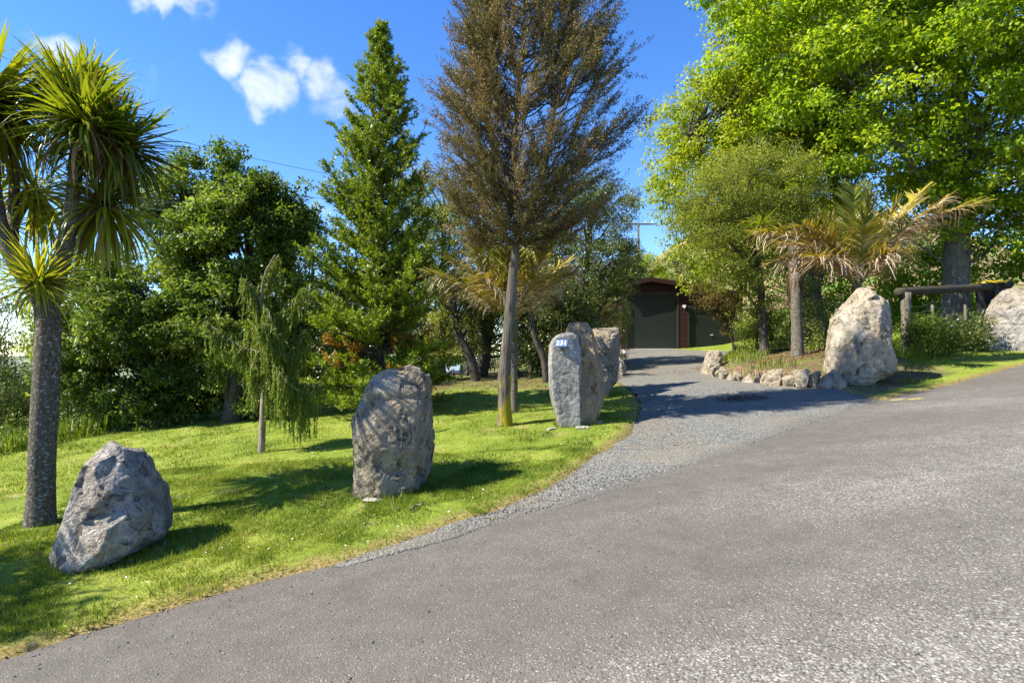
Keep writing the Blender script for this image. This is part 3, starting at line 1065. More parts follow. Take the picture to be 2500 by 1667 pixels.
# small upright stone at the corner of the bed
p8 = ground_at(1634, 862)
boulder('rock_edging', 'small upright tan stone at the bed corner near the garage',
        prof=[(803, 1630, 1646), (808, 1624, 1660), (822, 1622, 1660), (840, 1620, 1656), (858, 1615, 1652), (866, 1614, 1650)],
        d=p8[1] + 0.1, depth=0.35, plan=SQ, seed=66, nr=60, nc=90, planes=18, rough=0.035)

# ------------------------------------------------------------------ stone edging of the bed
edging = empty('stone_edging', (*BED[3], float(base_h(*BED[3]))), label='low row of tan stones edging the planted bed by the driveway', cat='edging')


def small_rock(seed, hx, hy, hz, nlat=9, nlon=14, planes=14):
    rg = np.random.default_rng(seed)
    th = np.linspace(-np.pi / 2, np.pi / 2, nlat)
    ph = np.arange(nlon) / nlon * 2 * np.pi
    V = np.stack([np.cos(th)[:, None] * np.cos(ph)[None], np.cos(th)[:, None] * np.sin(ph)[None], np.broadcast_to(np.sin(th)[:, None], (nlat, nlon))], -1).reshape(-1, 3)
    V = np.sign(V) * np.abs(V) ** 0.7
    for _ in range(planes):
        n_ = unit(rg.normal(size=3))
        d_ = V @ n_
        off = np.quantile(d_, rg.uniform(0.72, 0.94))
        V = V - n_[None] * np.clip(d_ - off, 0, None)[:, None]
    V = V * (hx, hy, hz)
    V += 0.06 * min(hx, hy, hz) * fbm(V, 3.0 / hx, 3, seed)[:, None]
    i = np.arange(nlat - 1)[:, None] * nlon
    j = np.arange(nlon)[None]
    jn = (j + 1) % nlon
    return V, np.stack([i + j, i + jn, i + nlon + jn, i + nlon + j], -1).reshape(-1, 4)


def stone_obj(name, x, y, z, hx, hy, hz, rz, seed, mat, parent=None, tilt=0.0, planes=14, **kw):
    V, Q = small_rock(seed, hx, hy, hz, planes=planes)
    o = put(name, mesh_np(name, V, Q, None, mat, False), (x, y, z), parent, **kw)
    o.rotation_euler = (tilt, tilt * 0.6, rz)
    return o


line = resample(BED[1:8], 36)
tang = np.gradient(line, axis=0)
e0 = np.array(edging.location)
for k in range(36):
    rs = random.Random(k + 400)
    x, y = line[k] + np.array((rs.uniform(-0.05, 0.05), rs.uniform(-0.05, 0.05)))
    big = 1.35 if k < 6 else (1.0 if k < 24 else 0.85)
    hz = rs.uniform(0.13, 0.22) * big
    stone_obj('stone', x - e0[0], y - e0[1], float(base_h(x, y)) + hz * 0.62 - e0[2], rs.uniform(0.15, 0.25) * big, rs.uniform(0.13, 0.2), hz,
              math.atan2(tang[k][1], tang[k][0]) + rs.uniform(-0.35, 0.35), 700 + k, 'rock_edging', edging, rs.uniform(-0.35, 0.35))
line2 = resample(np.array([ground_at(1640, 845), ground_at(1652, 838), ground_at(1668, 826), ground_at(1690, 815)]), 9)
for k in range(9):
    rs = random.Random(k + 900)
    x, y = line2[k] + np.array((0.25, 0.1))
    hz = rs.uniform(0.16, 0.26)
    stone_obj('stone', x - e0[0], y - e0[1], float(base_h(x, y)) + hz * 0.9 - e0[2], rs.uniform(0.2, 0.32), rs.uniform(0.16, 0.24), hz, rs.uniform(0, 3), 800 + k, 'rock_edging', edging, rs.uniform(-0.3, 0.3))

# flat and loose stones at the feet of the boulders
for (u, v, hx, hy, hz, rz, mat, lab) in [
        (1270, 988, 0.13, 0.07, 0.03, 0.2, 'rock_pale', 'pale flat stone left of the numbered slab foot'),
        (1345, 985, 0.20, 0.08, 0.035, 0.25, 'rock_pale', 'pale flat stone in front of the brown split boulder'),
        (1375, 975, 0.10, 0.06, 0.05, 0.6, 'rock_blue', 'small grey stone at the right foot of the split boulder'),
        (858, 1152, 0.17, 0.06, 0.025, 0.15, 'rock_pale', 'thin pale slab at the foot of the tall middle boulder'),
        (378, 1258, 0.055, 0.045, 0.045, 0.7, 'rock_violet', 'fist sized stone lying right of the triangular boulder'),
        (366, 1268, 0.035, 0.03, 0.025, 1.7, 'rock_violet', 'little pebble in the dirt right of the triangular boulder')]:
    q = lawn_at(u, v)
    stone_obj('stone', q[0], q[1], float(top_h(*q)[0]) + hz * 0.35 + 0.01, hx, hy, hz, rz, int(u), mat, None, 0.05, label=lab, cat='stone')

# house number plate on the flat face
plain('plate_blue', (0.012, 0.075, 0.24), 0.35, 0.5, 0.0, 0.05)
plain('plate_white', (0.82, 0.83, 0.84), 0.45, 0.4, 0.0, 0.03)


def seven_bar(mb, pts, w, o3, ex, ez, ey):
    pass


def number_plate(u, v, d):
    c = at(u, v, d)
    w, h = 27 * KPX / FPX * d / 2, 18 * KPX / FPX * d / 2
    root = empty('number_plate', c, label='blue house number plate reading 231 on the grey slab', cat='number plate')
    b = MB()
    b.box((0, 0, 0), (w, 0.004, h))
    po = b.build('plate', 'plate_blue', root, smooth=False)
    t = MB()
    for s in (-1, 1):
        t.box((0, -0.0045, s * h * 0.95), (w, 0.0012, h * 0.03))
        t.box((s * w * 0.97, -0.0045, 0), (w * 0.02, 0.0012, h * 0.92))
    cu = bpy.data.curves.new('digits', 'FONT')
    cu.body = '231'
    cu.align_x = 'CENTER'
    cu.align_y = 'CENTER'
    cu.size = h * 1.7
    cu.extrude = 0.0012
    cu.offset = 0.0015
    cu.space_character = 1.14
    cu.materials.append(MATS['plate_white'])
    tmp = bpy.data.objects.new('digits', cu)
    COL.objects.link(tmp)
    dg = bpy.context.evaluated_depsgraph_get()
    me = bpy.data.meshes.new_from_object(tmp.evaluated_get(dg))
    bpy.data.objects.remove(tmp)
    if not me.materials:
        me.materials.append(MATS['plate_white'])
    o = put('digits', me, (0, -0.0062, 0), root)
    o.rotation_euler = (math.radians(90), 0, 0)
    return root


# bed the plate on the face: fit a plane to the stone's skin behind it
sv = np.empty(len(numbered.data.vertices) * 3)
numbered.data.vertices.foreach_get('co', sv)
sv = sv.reshape(-1, 3) + np.array(numbered.location)
py_ = p3y + 0.1
for _ in range(3):
    c_ = at(1290, 788, py_)
    k_ = (np.abs(sv[:, 0] - c_[0]) < 0.15) & (np.abs(sv[:, 2] - c_[2]) < 0.10) & (sv[:, 1] < numbered.location[1])
    A3 = np.c_[np.ones(k_.sum()), sv[k_, 0] - c_[0], sv[k_, 2] - c_[2]]
    co3 = np.linalg.lstsq(A3, sv[k_, 1], rcond=None)[0]
    res = sv[k_, 1] - A3 @ co3
    py_ = float(co3[0] + np.quantile(res, 0.12)) - 0.006
plate = number_plate(1290, 788, py_)
ax = Vector((1, co3[1], 0)).normalized()
az_ = Vector((0, co3[2], 1))
az_ = (az_ - az_.dot(ax) * ax).normalized()
ay = az_.cross(ax)
plate.rotation_euler = Matrix((ax, ay, az_)).transposed().to_euler()
# ------------------------------------------------------------------ bark and leaf materials
def bark_mat(name, dark, light, scale=(14, 14, 2.5), bump=0.9, spots=None, moss=None):
    m, g = new_mat(name)
    p = g.obj(scale)
    po = g.obj()
    n1 = g.noise(p, 1.0, 6, 0.65, 0.8)
    n2 = g.noise(po, 3.0, 4, 0.6)
    c = g.ramp(n1, [(0.32, dark), (0.62, light)])
    c = g.mix(g.m('MULTIPLY', n2, 0.5), c, g.mix(1.0, c, (0.72, 0.76, 0.72), 'MULTIPLY'))
    if spots:
        c = g.mix(g.m('MULTIPLY', g.smooth(g.noise(po, 34.0, 3, 0.6), 0.56, 0.64), 0.85), c, spots)
    if moss:
        c = g.mix(g.m('MULTIPLY', g.smooth(g.noise(g.obj((5, 5, 1.2)), 1.0, 4, 0.6), moss[0], moss[0] + 0.1), g.smooth(g.attr('tint'), 0.4, 0.7)), c, moss[1])
    done(g, surf(g, c, 0.9, g.bump(n1, bump, 0.04), 0.15))


bark_mat('bark_cabbage', (0.060, 0.050, 0.040), (0.165, 0.140, 0.110), (34, 34, 20), 1.0, spots=(0.36, 0.35, 0.31))
bark_mat('bark_dark', (0.030, 0.025, 0.020), (0.11, 0.095, 0.075))
bark_mat('bark_kanuka', (0.040, 0.032, 0.025), (0.20, 0.172, 0.14), (30, 30, 1.6), 1.0, moss=(0.44, (0.30, 0.25, 0.012)))
bark_mat('bark_pale', (0.13, 0.10, 0.075), (0.36, 0.30, 0.235), (20, 20, 4))
bark_mat('bark_maple', (0.050, 0.048, 0.040), (0.20, 0.19, 0.165), (18, 18, 5), 1.0, spots=(0.27, 0.28, 0.24))
bark_mat('bark_palm', (0.07, 0.06, 0.048), (0.20, 0.175, 0.14), (3, 3, 26), 1.0)
bark_mat('bark_red', (0.075, 0.048, 0.032), (0.23, 0.155, 0.105), (22, 22, 3), 0.9)

leaf_mat('leaf_evergreen', [(0.0, (0.038, 0.070, 0.012)), (0.4, (0.120, 0.180, 0.026)), (0.75, (0.245, 0.305, 0.055)), (1.0, (0.37, 0.40, 0.13))], 0.46, 0.48, 0.32, (1.2, 1.25, 0.5))
leaf_mat('leaf_kauri', [(0.0, (0.065, 0.115, 0.010)), (0.45, (0.175, 0.255, 0.018)), (0.8, (0.310, 0.360, 0.030)), (0.93, (0.30, 0.25, 0.03)), (1.0, (0.36, 0.13, 0.03))], 0.38, 0.42, 0.38)
leaf_mat('leaf_kanuka', [(0.0, (0.034, 0.044, 0.008)), (0.35, (0.095, 0.098, 0.020)), (0.7, (0.20, 0.155, 0.050)), (1.0, (0.33, 0.24, 0.11))], 0.22, 0.6, 0.2, (1.2, 1.0, 0.6))
leaf_mat('leaf_weeping', [(0.0, (0.080, 0.120, 0.014)), (0.45, (0.175, 0.245, 0.030)), (0.85, (0.29, 0.34, 0.055)), (1.0, (0.35, 0.25, 0.09))], 0.42, 0.5, 0.3)
leaf_mat('leaf_maple', [(0.0, (0.095, 0.185, 0.010)), (0.4, (0.205, 0.320, 0.015)), (0.8, (0.315, 0.410, 0.026)), (1.0, (0.40, 0.46, 0.05))], 0.56, 0.45, 0.3, (1.35, 1.3, 0.35))
leaf_mat('leaf_yellow', [(0.0, (0.135, 0.205, 0.010)), (0.4, (0.250, 0.335, 0.016)), (0.8, (0.36, 0.41, 0.028)), (1.0, (0.49, 0.44, 0.05))], 0.56, 0.42, 0.35, (1.3, 1.2, 0.4))
leaf_mat('leaf_olive', [(0.0, (0.085, 0.110, 0.016)), (0.4, (0.185, 0.230, 0.032)), (0.8, (0.295, 0.325, 0.058)), (1.0, (0.36, 0.36, 0.09))], 0.48, 0.42, 0.4)
leaf_mat('leaf_wood', [(0.0, (0.034, 0.052, 0.014)), (0.4, (0.100, 0.135, 0.028)), (0.75, (0.200, 0.235, 0.055)), (1.0, (0.32, 0.33, 0.11))], 0.30, 0.38, 0.45)
leaf_mat('leaf_rust', [(0.0, (0.060, 0.045, 0.015)), (0.5, (0.13, 0.10, 0.03)), (1.0, (0.25, 0.20, 0.05))], 0.35, 0.5, 0.3)
leaf_mat('leaf_scrub', [(0.0, (0.045, 0.085, 0.010)), (0.5, (0.115, 0.180, 0.020)), (1.0, (0.25, 0.29, 0.05))], 0.42, 0.42, 0.35)
leaf_mat('leaf_gorse', [(0.0, (0.30, 0.22, 0.01)), (1.0, (0.65, 0.48, 0.02))], 0.3, 0.6, 0.2)


def sword_mat(name, stops, trans, rough=0.3, spec=0.5):
    m, g = new_mat(name)
    ri = g.n('ShaderNodeObjectInfo').outputs['Random']
    t = g.m('ADD', g.attr('tint'), g.m('MULTIPLY', g.m('SUBTRACT', ri, 0.5), 0.5))
    c = g.ramp(t, stops)
    tr = g.n('ShaderNodeBsdfTranslucent')
    g.put(tr.inputs[0], g.mix(1.0, c, (1.7, 1.45, 0.35), 'MULTIPLY'))
    mx = g.n('ShaderNodeMixShader')
    mx.inputs[0].default_value = trans
    g.t.links.new(surf(g, c, rough, None, spec), mx.inputs[1])
    g.t.links.new(tr.outputs[0], mx.inputs[2])
    done(g, mx.outputs[0])


sword_mat('leaf_sword', [(0.0, (0.050, 0.085, 0.012)), (0.4, (0.130, 0.185, 0.020)), (0.75, (0.240, 0.275, 0.026)), (1.0, (0.38, 0.33, 0.04))], 0.48)
sword_mat('leaf_sword_dry', [(0.0, (0.060, 0.040, 0.022)), (0.5, (0.16, 0.105, 0.055)), (1.0, (0.33, 0.25, 0.14))], 0.2, 0.7, 0.15)
leaf_mat('frond', [(0.0, (0.11, 0.150, 0.018)), (0.25, (0.22, 0.225, 0.025)), (0.45, (0.34, 0.285, 0.04)), (0.62, (0.33, 0.235, 0.07)), (0.8, (0.29, 0.225, 0.14)), (1.0, (0.52, 0.44, 0.34))],
         0.32, 0.45, 0.4, (1.3, 1.1, 0.5))


# ------------------------------------------------------------------ tree building blocks
def curve_pts(A, B, n=9, sag=0.0, wob=0.05, seed=0, rise=0.0):
    A, B = np.asarray(A, float), np.asarray(B, float)
    t = np.linspace(0, 1, n)
    L = np.linalg.norm(B - A)
    P = A + (B - A) * t[:, None]
    bow = np.sin(np.pi * t)
    P[:, 2] += bow * (rise - sag) * L
    q = np.stack([t * 3 + seed * 7.13, np.full(n, seed * 1.7), np.zeros(n)], 1)
    for k in range(3):
        P[:, k] += bow * wob * L * vnoise(q, 1.0, seed + k * 31)
    return P


def profile(prof, d):
    pr = np.array(prof, float)
    z = np.array([at(0, v, d)[2] for v in pr[:, 0]])
    xl = np.array([at(u, 0, d)[0] for u in pr[:, 1]])
    xr = np.array([at(u, 0, d)[0] for u in pr[:, 2]])
    o = np.argsort(z)
    return z[o], xl[o], xr[o]


def crown_points(prof, d, n, depthk=0.8, shell=0.55, front=0.62):
    """points spread through the volume of a crown whose outline widths are given row by row"""
    z, xl, xr = profile(prof, d)
    zz = np.linspace(z[0], z[-1], 200)
    w = np.interp(zz, z, xr - xl)
    cdf = np.cumsum(w ** 1.5)
    cdf /= cdf[-1]
    zs = np.interp(RNG.random(n), cdf, zz)
    L, Rr = np.interp(zs, z, xl), np.interp(zs, z, xr)
    cx, hw = (L + Rr) / 2, (Rr - L) / 2
    th = RNG.random(n) * np.pi
    th = np.where(RNG.random(n) < front, -th, th)
    rho = np.maximum(RNG.random(n) ** 0.5, shell * RNG.random(n))
    mean_hw = hw.mean()
    x = cx + hw * rho * np.cos(th)
    y = d + (0.4 * hw + 0.6 * np.minimum(hw, mean_hw)) * depthk * rho * np.sin(th)
    return np.stack([x, y, zs], 1)


def clump_leaves(mb, C, rad, nper, L, Wd, tint, flat=0.75, droop=0.25, out=0.6, tj=0.14, cj=0.12, up=0.7, power=0.45, sub=0, subr=0.3, fold=0.2):
    n = len(C)
    rad = np.broadcast_to(rad, (n,))
    tc = np.broadcast_to(tint, (n,)) + RNG.normal(0, cj, n)
    if sub:
        dv = rand_unit(n * sub)
        q = np.repeat(rad, sub)[:, None] * dv * (RNG.random((n * sub, 1)) ** power) * (1, 1, flat)
        C2 = np.repeat(C, sub, 0) + q
        return clump_leaves(mb, C2, np.repeat(rad, sub) * subr, max(1, nper // sub), L, Wd, np.repeat(tc, sub), flat, droop, out, tj, cj * 0.5, up, power, 0, fold=fold)
    N = n * nper
    dv = rand_unit(N)
    P = np.repeat(C, nper, 0) + np.repeat(rad, nper)[:, None] * dv * (RNG.random((N, 1)) ** power) * (1, 1, flat)
    D = unit(dv * out + rand_unit(N) * 0.7 + np.array((0, 0, -droop)))
    nrm = unit(np.array((0, 0, up)) + dv * 0.5 + rand_unit(N) * 0.6)
    mb.leaves(P, D, L * RNG.uniform(0.65, 1.25, N), Wd * RNG.uniform(0.7, 1.2, N), np.clip(np.repeat(tc, nper) + RNG.normal(0, tj, N), 0.01, 0.99), fold, nrm)
    return mb


def base_of(u, v=None, d=None):
    """foot of a trunk: seen at (u, v), or known to stand at distance d"""
    if v is not None:
        q = lawn_at(u, v)
    else:
        q = at(u, 0, d)[:2]
    return np.array((q[0], q[1], float(top_h(*q)[0]) - 0.02))


def trunk_path(foot, pts, d):
    return np.r_[[foot - (0, 0, 0.15)], [foot], [at(u, v, dd) for (u, v, dd) in pts]]


def smooth_path(P, n):
    P = np.asarray(P, float)
    t = np.r_[0, np.cumsum(np.linalg.norm(np.diff(P, axis=0), axis=1))]
    tt = np.linspace(0, t[-1], n)
    Q = np.stack([np.interp(tt, t, P[:, k]) for k in range(3)], 1)
    for _ in range(2):
        Q[1:-1] = 0.5 * Q[1:-1] + 0.25 * (Q[:-2] + Q[2:])
    return Q


def round_tree(name, label, foot, prof, d, leaf, bark, nclump, rad, nper, L, Wd, tint=0.45, trunk=0.14, tops=None, limbs=24, depthk=0.8, group=None, sub=8, subr=0.3, droop=0.25,
               flat=0.75, cj=0.12, tj=0.14, shell=0.55, front=0.62, limb_r=0.045, rise=0.06, power=0.45, cat='tree'):
    root = empty(name, foot, label=label, cat=cat, group=group)
    C = crown_points(prof, d, nclump, depthk, shell, front)
    z, xl, xr = profile(prof, d)
    zt = z[-1]
    if tops is None:
        tx = (np.interp(z[-1] * 0.75 + z[0] * 0.25, z, xl) + np.interp(z[-1] * 0.75 + z[0] * 0.25, z, xr)) / 2
        top = np.array((tx, d, z[0] + (zt - z[0]) * 0.85))
        path = smooth_path(np.r_[[foot - (0, 0, 0.2)], [foot], [foot * 0.6 + top * 0.4 + (0.05, 0, 0)], [top]], 16)
        paths = [(path, trunk)]
    else:
        paths = [(smooth_path(np.asarray(p), 16), r) for (p, r) in tops]
    b = MB()
    for k, (path, r) in enumerate(paths):
        hh = np.linspace(0, 1, len(path))
        rr = r * (1 - 0.8 * hh) + (r * 0.45 * np.exp(-hh * 22) if k == 0 else 0)
        b.tube(path, rr, 12, lump=0.12, seed=k + 3)
    pick = RNG.permutation(nclump)[:limbs]
    for q in pick:
        c = C[q]
        path = paths[q % len(paths)][0]
        lo = path[2:][path[2:, 2] < c[2] - 0.1 * abs(c[2] - path[0, 2])]
        a = lo[-1] if len(lo) else path[3]
        if len(lo) > 2:
            a = lo[max(1, len(lo) - 1 - int(RNG.integers(1, 4)))]
        P = curve_pts(a, c, 8, 0, 0.10, int(q), rise)
        b.tube(P, limb_r * np.linspace(1, 0.22, 8), 5, cap=False)
    tk = b.build('trunk', bark, root, foot)
    m = MB()
    clump_leaves(m, C, rad * RNG.uniform(0.7, 1.25, nclump), nper, L, Wd, tint, flat, droop, cj=cj, tj=tj, sub=sub, subr=subr, power=power)
    m.build('crown', leaf, root, foot)
    return root


# ------------------------------------------------------------------ evergreens on the left
fA = base_of(372, 976)
round_tree('evergreen_tree', 'dense dark evergreen tree with bare trunk behind the triangular boulder', fA,
           [(338, 425, 450), (385, 395, 485), (450, 345, 505), (540, 300, 515), (620, 195, 505), (700, 142, 490), (800, 138, 490), (880, 160, 475), (945, 225, 455)], fA[1] + 0.3,
           'leaf_evergreen', 'bark_dark', 150, 0.62, 640, 0.105, 0.055, 0.44, 0.20, limbs=30, sub=14, subr=0.30, flat=0.6, cj=0.20, power=0.36)
fB = base_of(535, 967)
round_tree('evergreen_tree', 'dense dark evergreen tree with flared trunk behind the weeping tree', fB,
           [(325, 512, 528), (380, 485, 560), (420, 470, 645), (490, 455, 725), (540, 450, 715), (620, 450, 680), (700, 450, 690), (800, 445, 690), (880, 450, 665), (935, 470, 620)], fB[1] + 0.4,
           'leaf_evergreen', 'bark_dark', 130, 0.60, 640, 0.105, 0.055, 0.44, 0.24, limbs=30, sub=14, subr=0.30, flat=0.6, cj=0.20, power=0.36)

# ------------------------------------------------------------------ tall conifer with whorled branches
fK = base_of(872, d=13.2)
kr = empty('conifer_tree', fK, label='tall narrow glossy green conifer behind the standing middle boulder', cat='tree')
topK = at(872, 62, 13.2)
nlv = 30
kb, kl = MB(), MB()
lead = smooth_path(np.r_[[fK - (0, 0, 0.2)], [fK], [at(868, 600, 13.2)], [at(874, 330, 13.2)], [topK]], 30)
kb.tube(lead, np.linspace(0.13, 0.016, 30), 10, lump=0.06)
profK = np.array([(70, 8), (150, 32), (200, 50), (260, 58), (330, 74), (410, 98), (500, 118), (600, 138), (700, 165), (780, 172), (850, 165), (905, 140)], float)
PP, DD, TT, LLn = [], [], [], []
for k in range(430):
    v = 915 - 850 * ((k + RNG.random()) / 430) ** 1.12
    zb = at(0, v, 13.2)[2]
    lp = np.array([np.interp(zb, lead[:, 2], lead[:, i]) for i in range(3)])
    reach = np.interp(v, profK[:, 0], profK[:, 1]) * KPX / FPX * 13.2 * RNG.uniform(0.62, 1.12)
    az = RNG.random() * 6.283
    el = np.radians(RNG.uniform(30, 58) if v < 600 else RNG.uniform(18, 45))
    out_ = np.array((math.cos(az), math.sin(az), 0))
    tip = lp + out_ * reach + np.array((0, 0, reach * math.tan(el) * 0.75))
    if v > 700:
        tip[2] -= 0.45 * reach * min(1, (v - 700) / 120)
    P = curve_pts(lp, tip, 7, 0.05, 0.05, k)
    kb.tube(P, np.linspace(0.02 * (0.4 + reach), 0.005, 7), 4, cap=False, tint=0.3)
    orange = (v > 790) and (RNG.random() < 0.22) and (math.sin(az) < 0.3)
    ntw = int(4 + reach * (8 if v < 520 else 11))
    for j in range(ntw):
        t = RNG.uniform(0.25, 1.0)
        a = P[0] + (P[-1] - P[0]) * t
        a = np.array([np.interp(t, np.linspace(0, 1, 7), P[:, i]) for i in range(3)])
        dr = unit(out_ * RNG.uniform(0.2, 1) + np.array((RNG.normal(0, 0.65), RNG.normal(0, 0.65), RNG.uniform(0.3, 1.2))))
        ln = RNG.uniform(0.12, 0.30) * (0.6 + 0.5 * min(reach, 1.2))
        m_ = int(16 + ln * 50)
        s_ = RNG.random(m_)
        PP.append(a + dr * (s_ * ln)[:, None])
        DD.append(unit(dr * 0.75 + rand_unit(m_) * 0.75))
        TT.append(np.clip((0.965 + RNG.normal(0, 0.03, m_)) if orange else (0.44 + RNG.normal(0, 0.07) + RNG.normal(0, 0.13, m_)), 0.02, 1.0 if orange else 0.86))
        LLn.append(RNG.uniform(0.065, 0.11, m_))
PP, DD, TT, LLn = map(np.concatenate, (PP, DD, TT, LLn))
kl.leaves(PP, DD, LLn, LLn * 0.30, TT, 0.15)
mtip = 90
kl.leaves(topK + rand_unit(mtip) * 0.07 + (0, 0, 0.05), unit(rand_unit(mtip) + (0, 0, 0.9)), 0.09, 0.025, 0.84, 0.15)
kb.build('trunk', 'bark_dark', kr, fK)
kl.build('crown', 'leaf_kauri', kr, fK)

# ------------------------------------------------------------------ tall brown feathery tree
fN = base_of(1160, 978)
nr = empty('feathery_tree', fN, label='tall brown feathery tree with yellow lichen on its slender trunk', cat='tree')
dN = fN[1]
nb_, nl_ = MB(), MB()
bole = smooth_path(np.r_[[fN - (0, 0, 0.15)], [fN], [at(1158, 900, dN)], [at(1160, 830, dN)], [at(1172, 720, dN)], [at(1176, 660, dN)], [at(1185, 560, dN)], [at(1187, 470, dN)], [at(1180, 380, dN)], [at(1192, 200, dN)], [at(1205, 40, dN)], [at(1200, -110, dN)]], 60)
hb = np.linspace(0, 1, 60)
rb = 0.112 * (1 - 0.86 * hb) + 0.075 * np.exp(-hb * 14)
mossT = np.where(bole[:, 2] < at(0, 850, dN)[2], 0.75, 0.3)
nb_.tube(bole, rb, 16, lump=0.22, seed=4, tint=np.r_[np.repeat(mossT, 16), 0.3, 0.3])
side = smooth_path([at(1186, 556, dN), at(1212, 515, dN - 0.1), at(1222, 478, dN - 0.1), at(1250, 400, dN - 0.3), at(1275, 250, dN - 0.4)], 18)
nb_.tube(side, np.linspace(0.065, 0.02, 18), 9, lump=0.1, tint=0.2)
left_limb = smooth_path([at(1180, 470, dN), at(1165, 400, dN + 0.1), at(1130, 330, dN + 0.2), at(1105, 200, dN + 0.3)], 18)
nb_.tube(left_limb, np.linspace(0.06, 0.015, 18), 9, lump=0.1, tint=0.2)
# foliage: (attach row v, reach left/right at that height)
PN, DN, TN = [], [], []
outl = np.array([(-200, 60, 80), (-120, 110, 140), (-60, 150, 190), (0, 165, 215), (60, 175, 245), (130, 185, 285), (200, 200, 300), (280, 215, 300), (350, 205, 305), (430, 205, 270), (520, 185, 190), (600, 100, 90), (660, 50, 50)], float)
nspray = 0
for k in range(370):
    v = 570 - 740 * ((k + RNG.random()) / 370) ** 0.94
    zb = at(0, v, dN)[2]
    az = RNG.random() * 6.283
    ca, sa = math.cos(az), math.sin(az)
    ext = np.interp(v, outl[:, 0], outl[:, 2] if ca > 0 else outl[:, 1]) * KPX / FPX * dN
    if abs(ca) < 0.5:
        ext = np.interp(v, outl[:, 0], outl[:, 1:].mean(1)) * KPX / FPX * dN * 0.85
    reach = ext * RNG.uniform(0.55, 1.08) * (0.92 if abs(ca) > 0.4 else 1)
    tip = np.array((bole[np.argmin(np.abs(bole[:, 2] - zb)), 0] + ca * reach, dN + sa * reach * 0.62, zb))
    drop = reach * RNG.uniform(0.35, 0.95)
    src = bole if RNG.random() < 0.62 else (side if ca > 0 else left_limb)
    za = max(tip[2] - drop, at(0, 560, dN)[2])
    a = np.array([np.interp(np.clip(za, src[0, 2], src[-1, 2]), src[:, 2], src[:, i]) for i in range(3)])
    P = curve_pts(a, tip, 9, 0.06, 0.08, k)
    nb_.tube(P, np.linspace(0.019, 0.003, 9), 4, cap=False, tint=0.2)
    green = 0.5 * sstep(0.1, 1.0, ca) * sstep(500, 150, v)
    tb = 0.62 - 0.44 * green + RNG.normal(0, 0.14)
    nt = int(6 + 9 * RNG.random() + reach * 3)
    for j in range(nt):
        t = 0.30 + 0.70 * RNG.random() ** 0.7
        s0 = np.array([np.interp(t, np.linspace(0, 1, 9), P[:, i]) for i in range(3)])
        dr = unit(unit(P[-1] - P[0]) * 0.75 + np.array((ca * 0.25, sa * 0.25, 0.42)) + RNG.normal(0, 0.42, 3))
        ln = RNG.uniform(0.22, 0.58)
        e = s0 + dr * ln + np.array((ca * 0.05, sa * 0.05, 0.04))
        tw = curve_pts(s0, e, 4, 0.04, 0.08, j + k)
        nb_.tube(tw, np.linspace(0.0035, 0.0016, 4), 3, cap=False, tint=0.2)
        m_ = int(42 * (0.6 + 0.8 * RNG.random()))
        s_ = RNG.random(m_) ** 0.8
        PN.append(s0 + (e - s0) * s_[:, None] + RNG.normal(0, 0.022, (m_, 3)))
        DN.append(unit(dr * 0.8 + rand_unit(m_) * 0.75))
        TN.append(np.clip(tb + RNG.normal(0, 0.13, m_), 0.02, 0.98))
PN, DN, TN = map(np.concatenate, (PN, DN, TN))
nl_.leaves(PN, DN, RNG.uniform(0.035, 0.07, len(PN)), RNG.uniform(0.011, 0.019, len(PN)), TN, 0.1)
nb_.build('trunk', 'bark_kanuka', nr, fN)
nl_.build('crown', 'leaf_kanuka', nr, fN)

# ------------------------------------------------------------------ weeping tree
fW = base_of(600, 1040)
wr = empty('weeping_tree', fW, label='small weeping conifer with hanging olive strands on the lawn', cat='tree')
dW = fW[1]
wb, wl = MB(), MB()
stem = smooth_path(np.r_[[fW - (0, 0, 0.1)], [fW], [at(604, 950, dW)], [at(608, 850, dW)], [at(604, 760, dW)], [at(598, 690, dW)], [at(606, 630, dW)], [at(632, 585, dW)]], 30)
wb.tube(stem, np.linspace(0.062, 0.008, 30), 10, lump=0.08, tint=0.3)
limbsW = [([(604, 810), (560, 800), (520, 775), (490, 750), (468, 740)], 0.0, 130), ([(602, 730), (590, 690), (612, 640), (640, 585)], 0.1, 110), ([(600, 690), (580, 668), (560, 640)], -0.1, 50),
          ([(608, 770), (640, 735), (665, 700), (700, 660)], 0.1, 95), ([(608, 800), (640, 770), (615, 752), (596, 748)], -0.35, 90), ([(608, 830), (660, 815), (690, 790), (703, 755)], 0.15, 80),
          ([(606, 860), (650, 850), (690, 885), (745, 880)], 0.3, 95), ([(606, 860), (650, 865), (685, 900), (722, 905)], -0.15, 90), ([(604, 800), (585, 820), (575, 860)], -0.3, 60),
          ([(604, 830), (620, 830), (640, 850), (660, 880)], -0.45, 80), ([(602, 740), (575, 760), (560, 790)], 0.3, 60), ([(600, 700), (618, 715), (625, 760)], -0.3, 70),
          ([(604, 790), (580, 790), (570, 810)], 0.5, 60), ([(604, 780), (640, 800), (670, 850)], 0.55, 70)]
PW, DW, TW, LWn = [], [], [], []
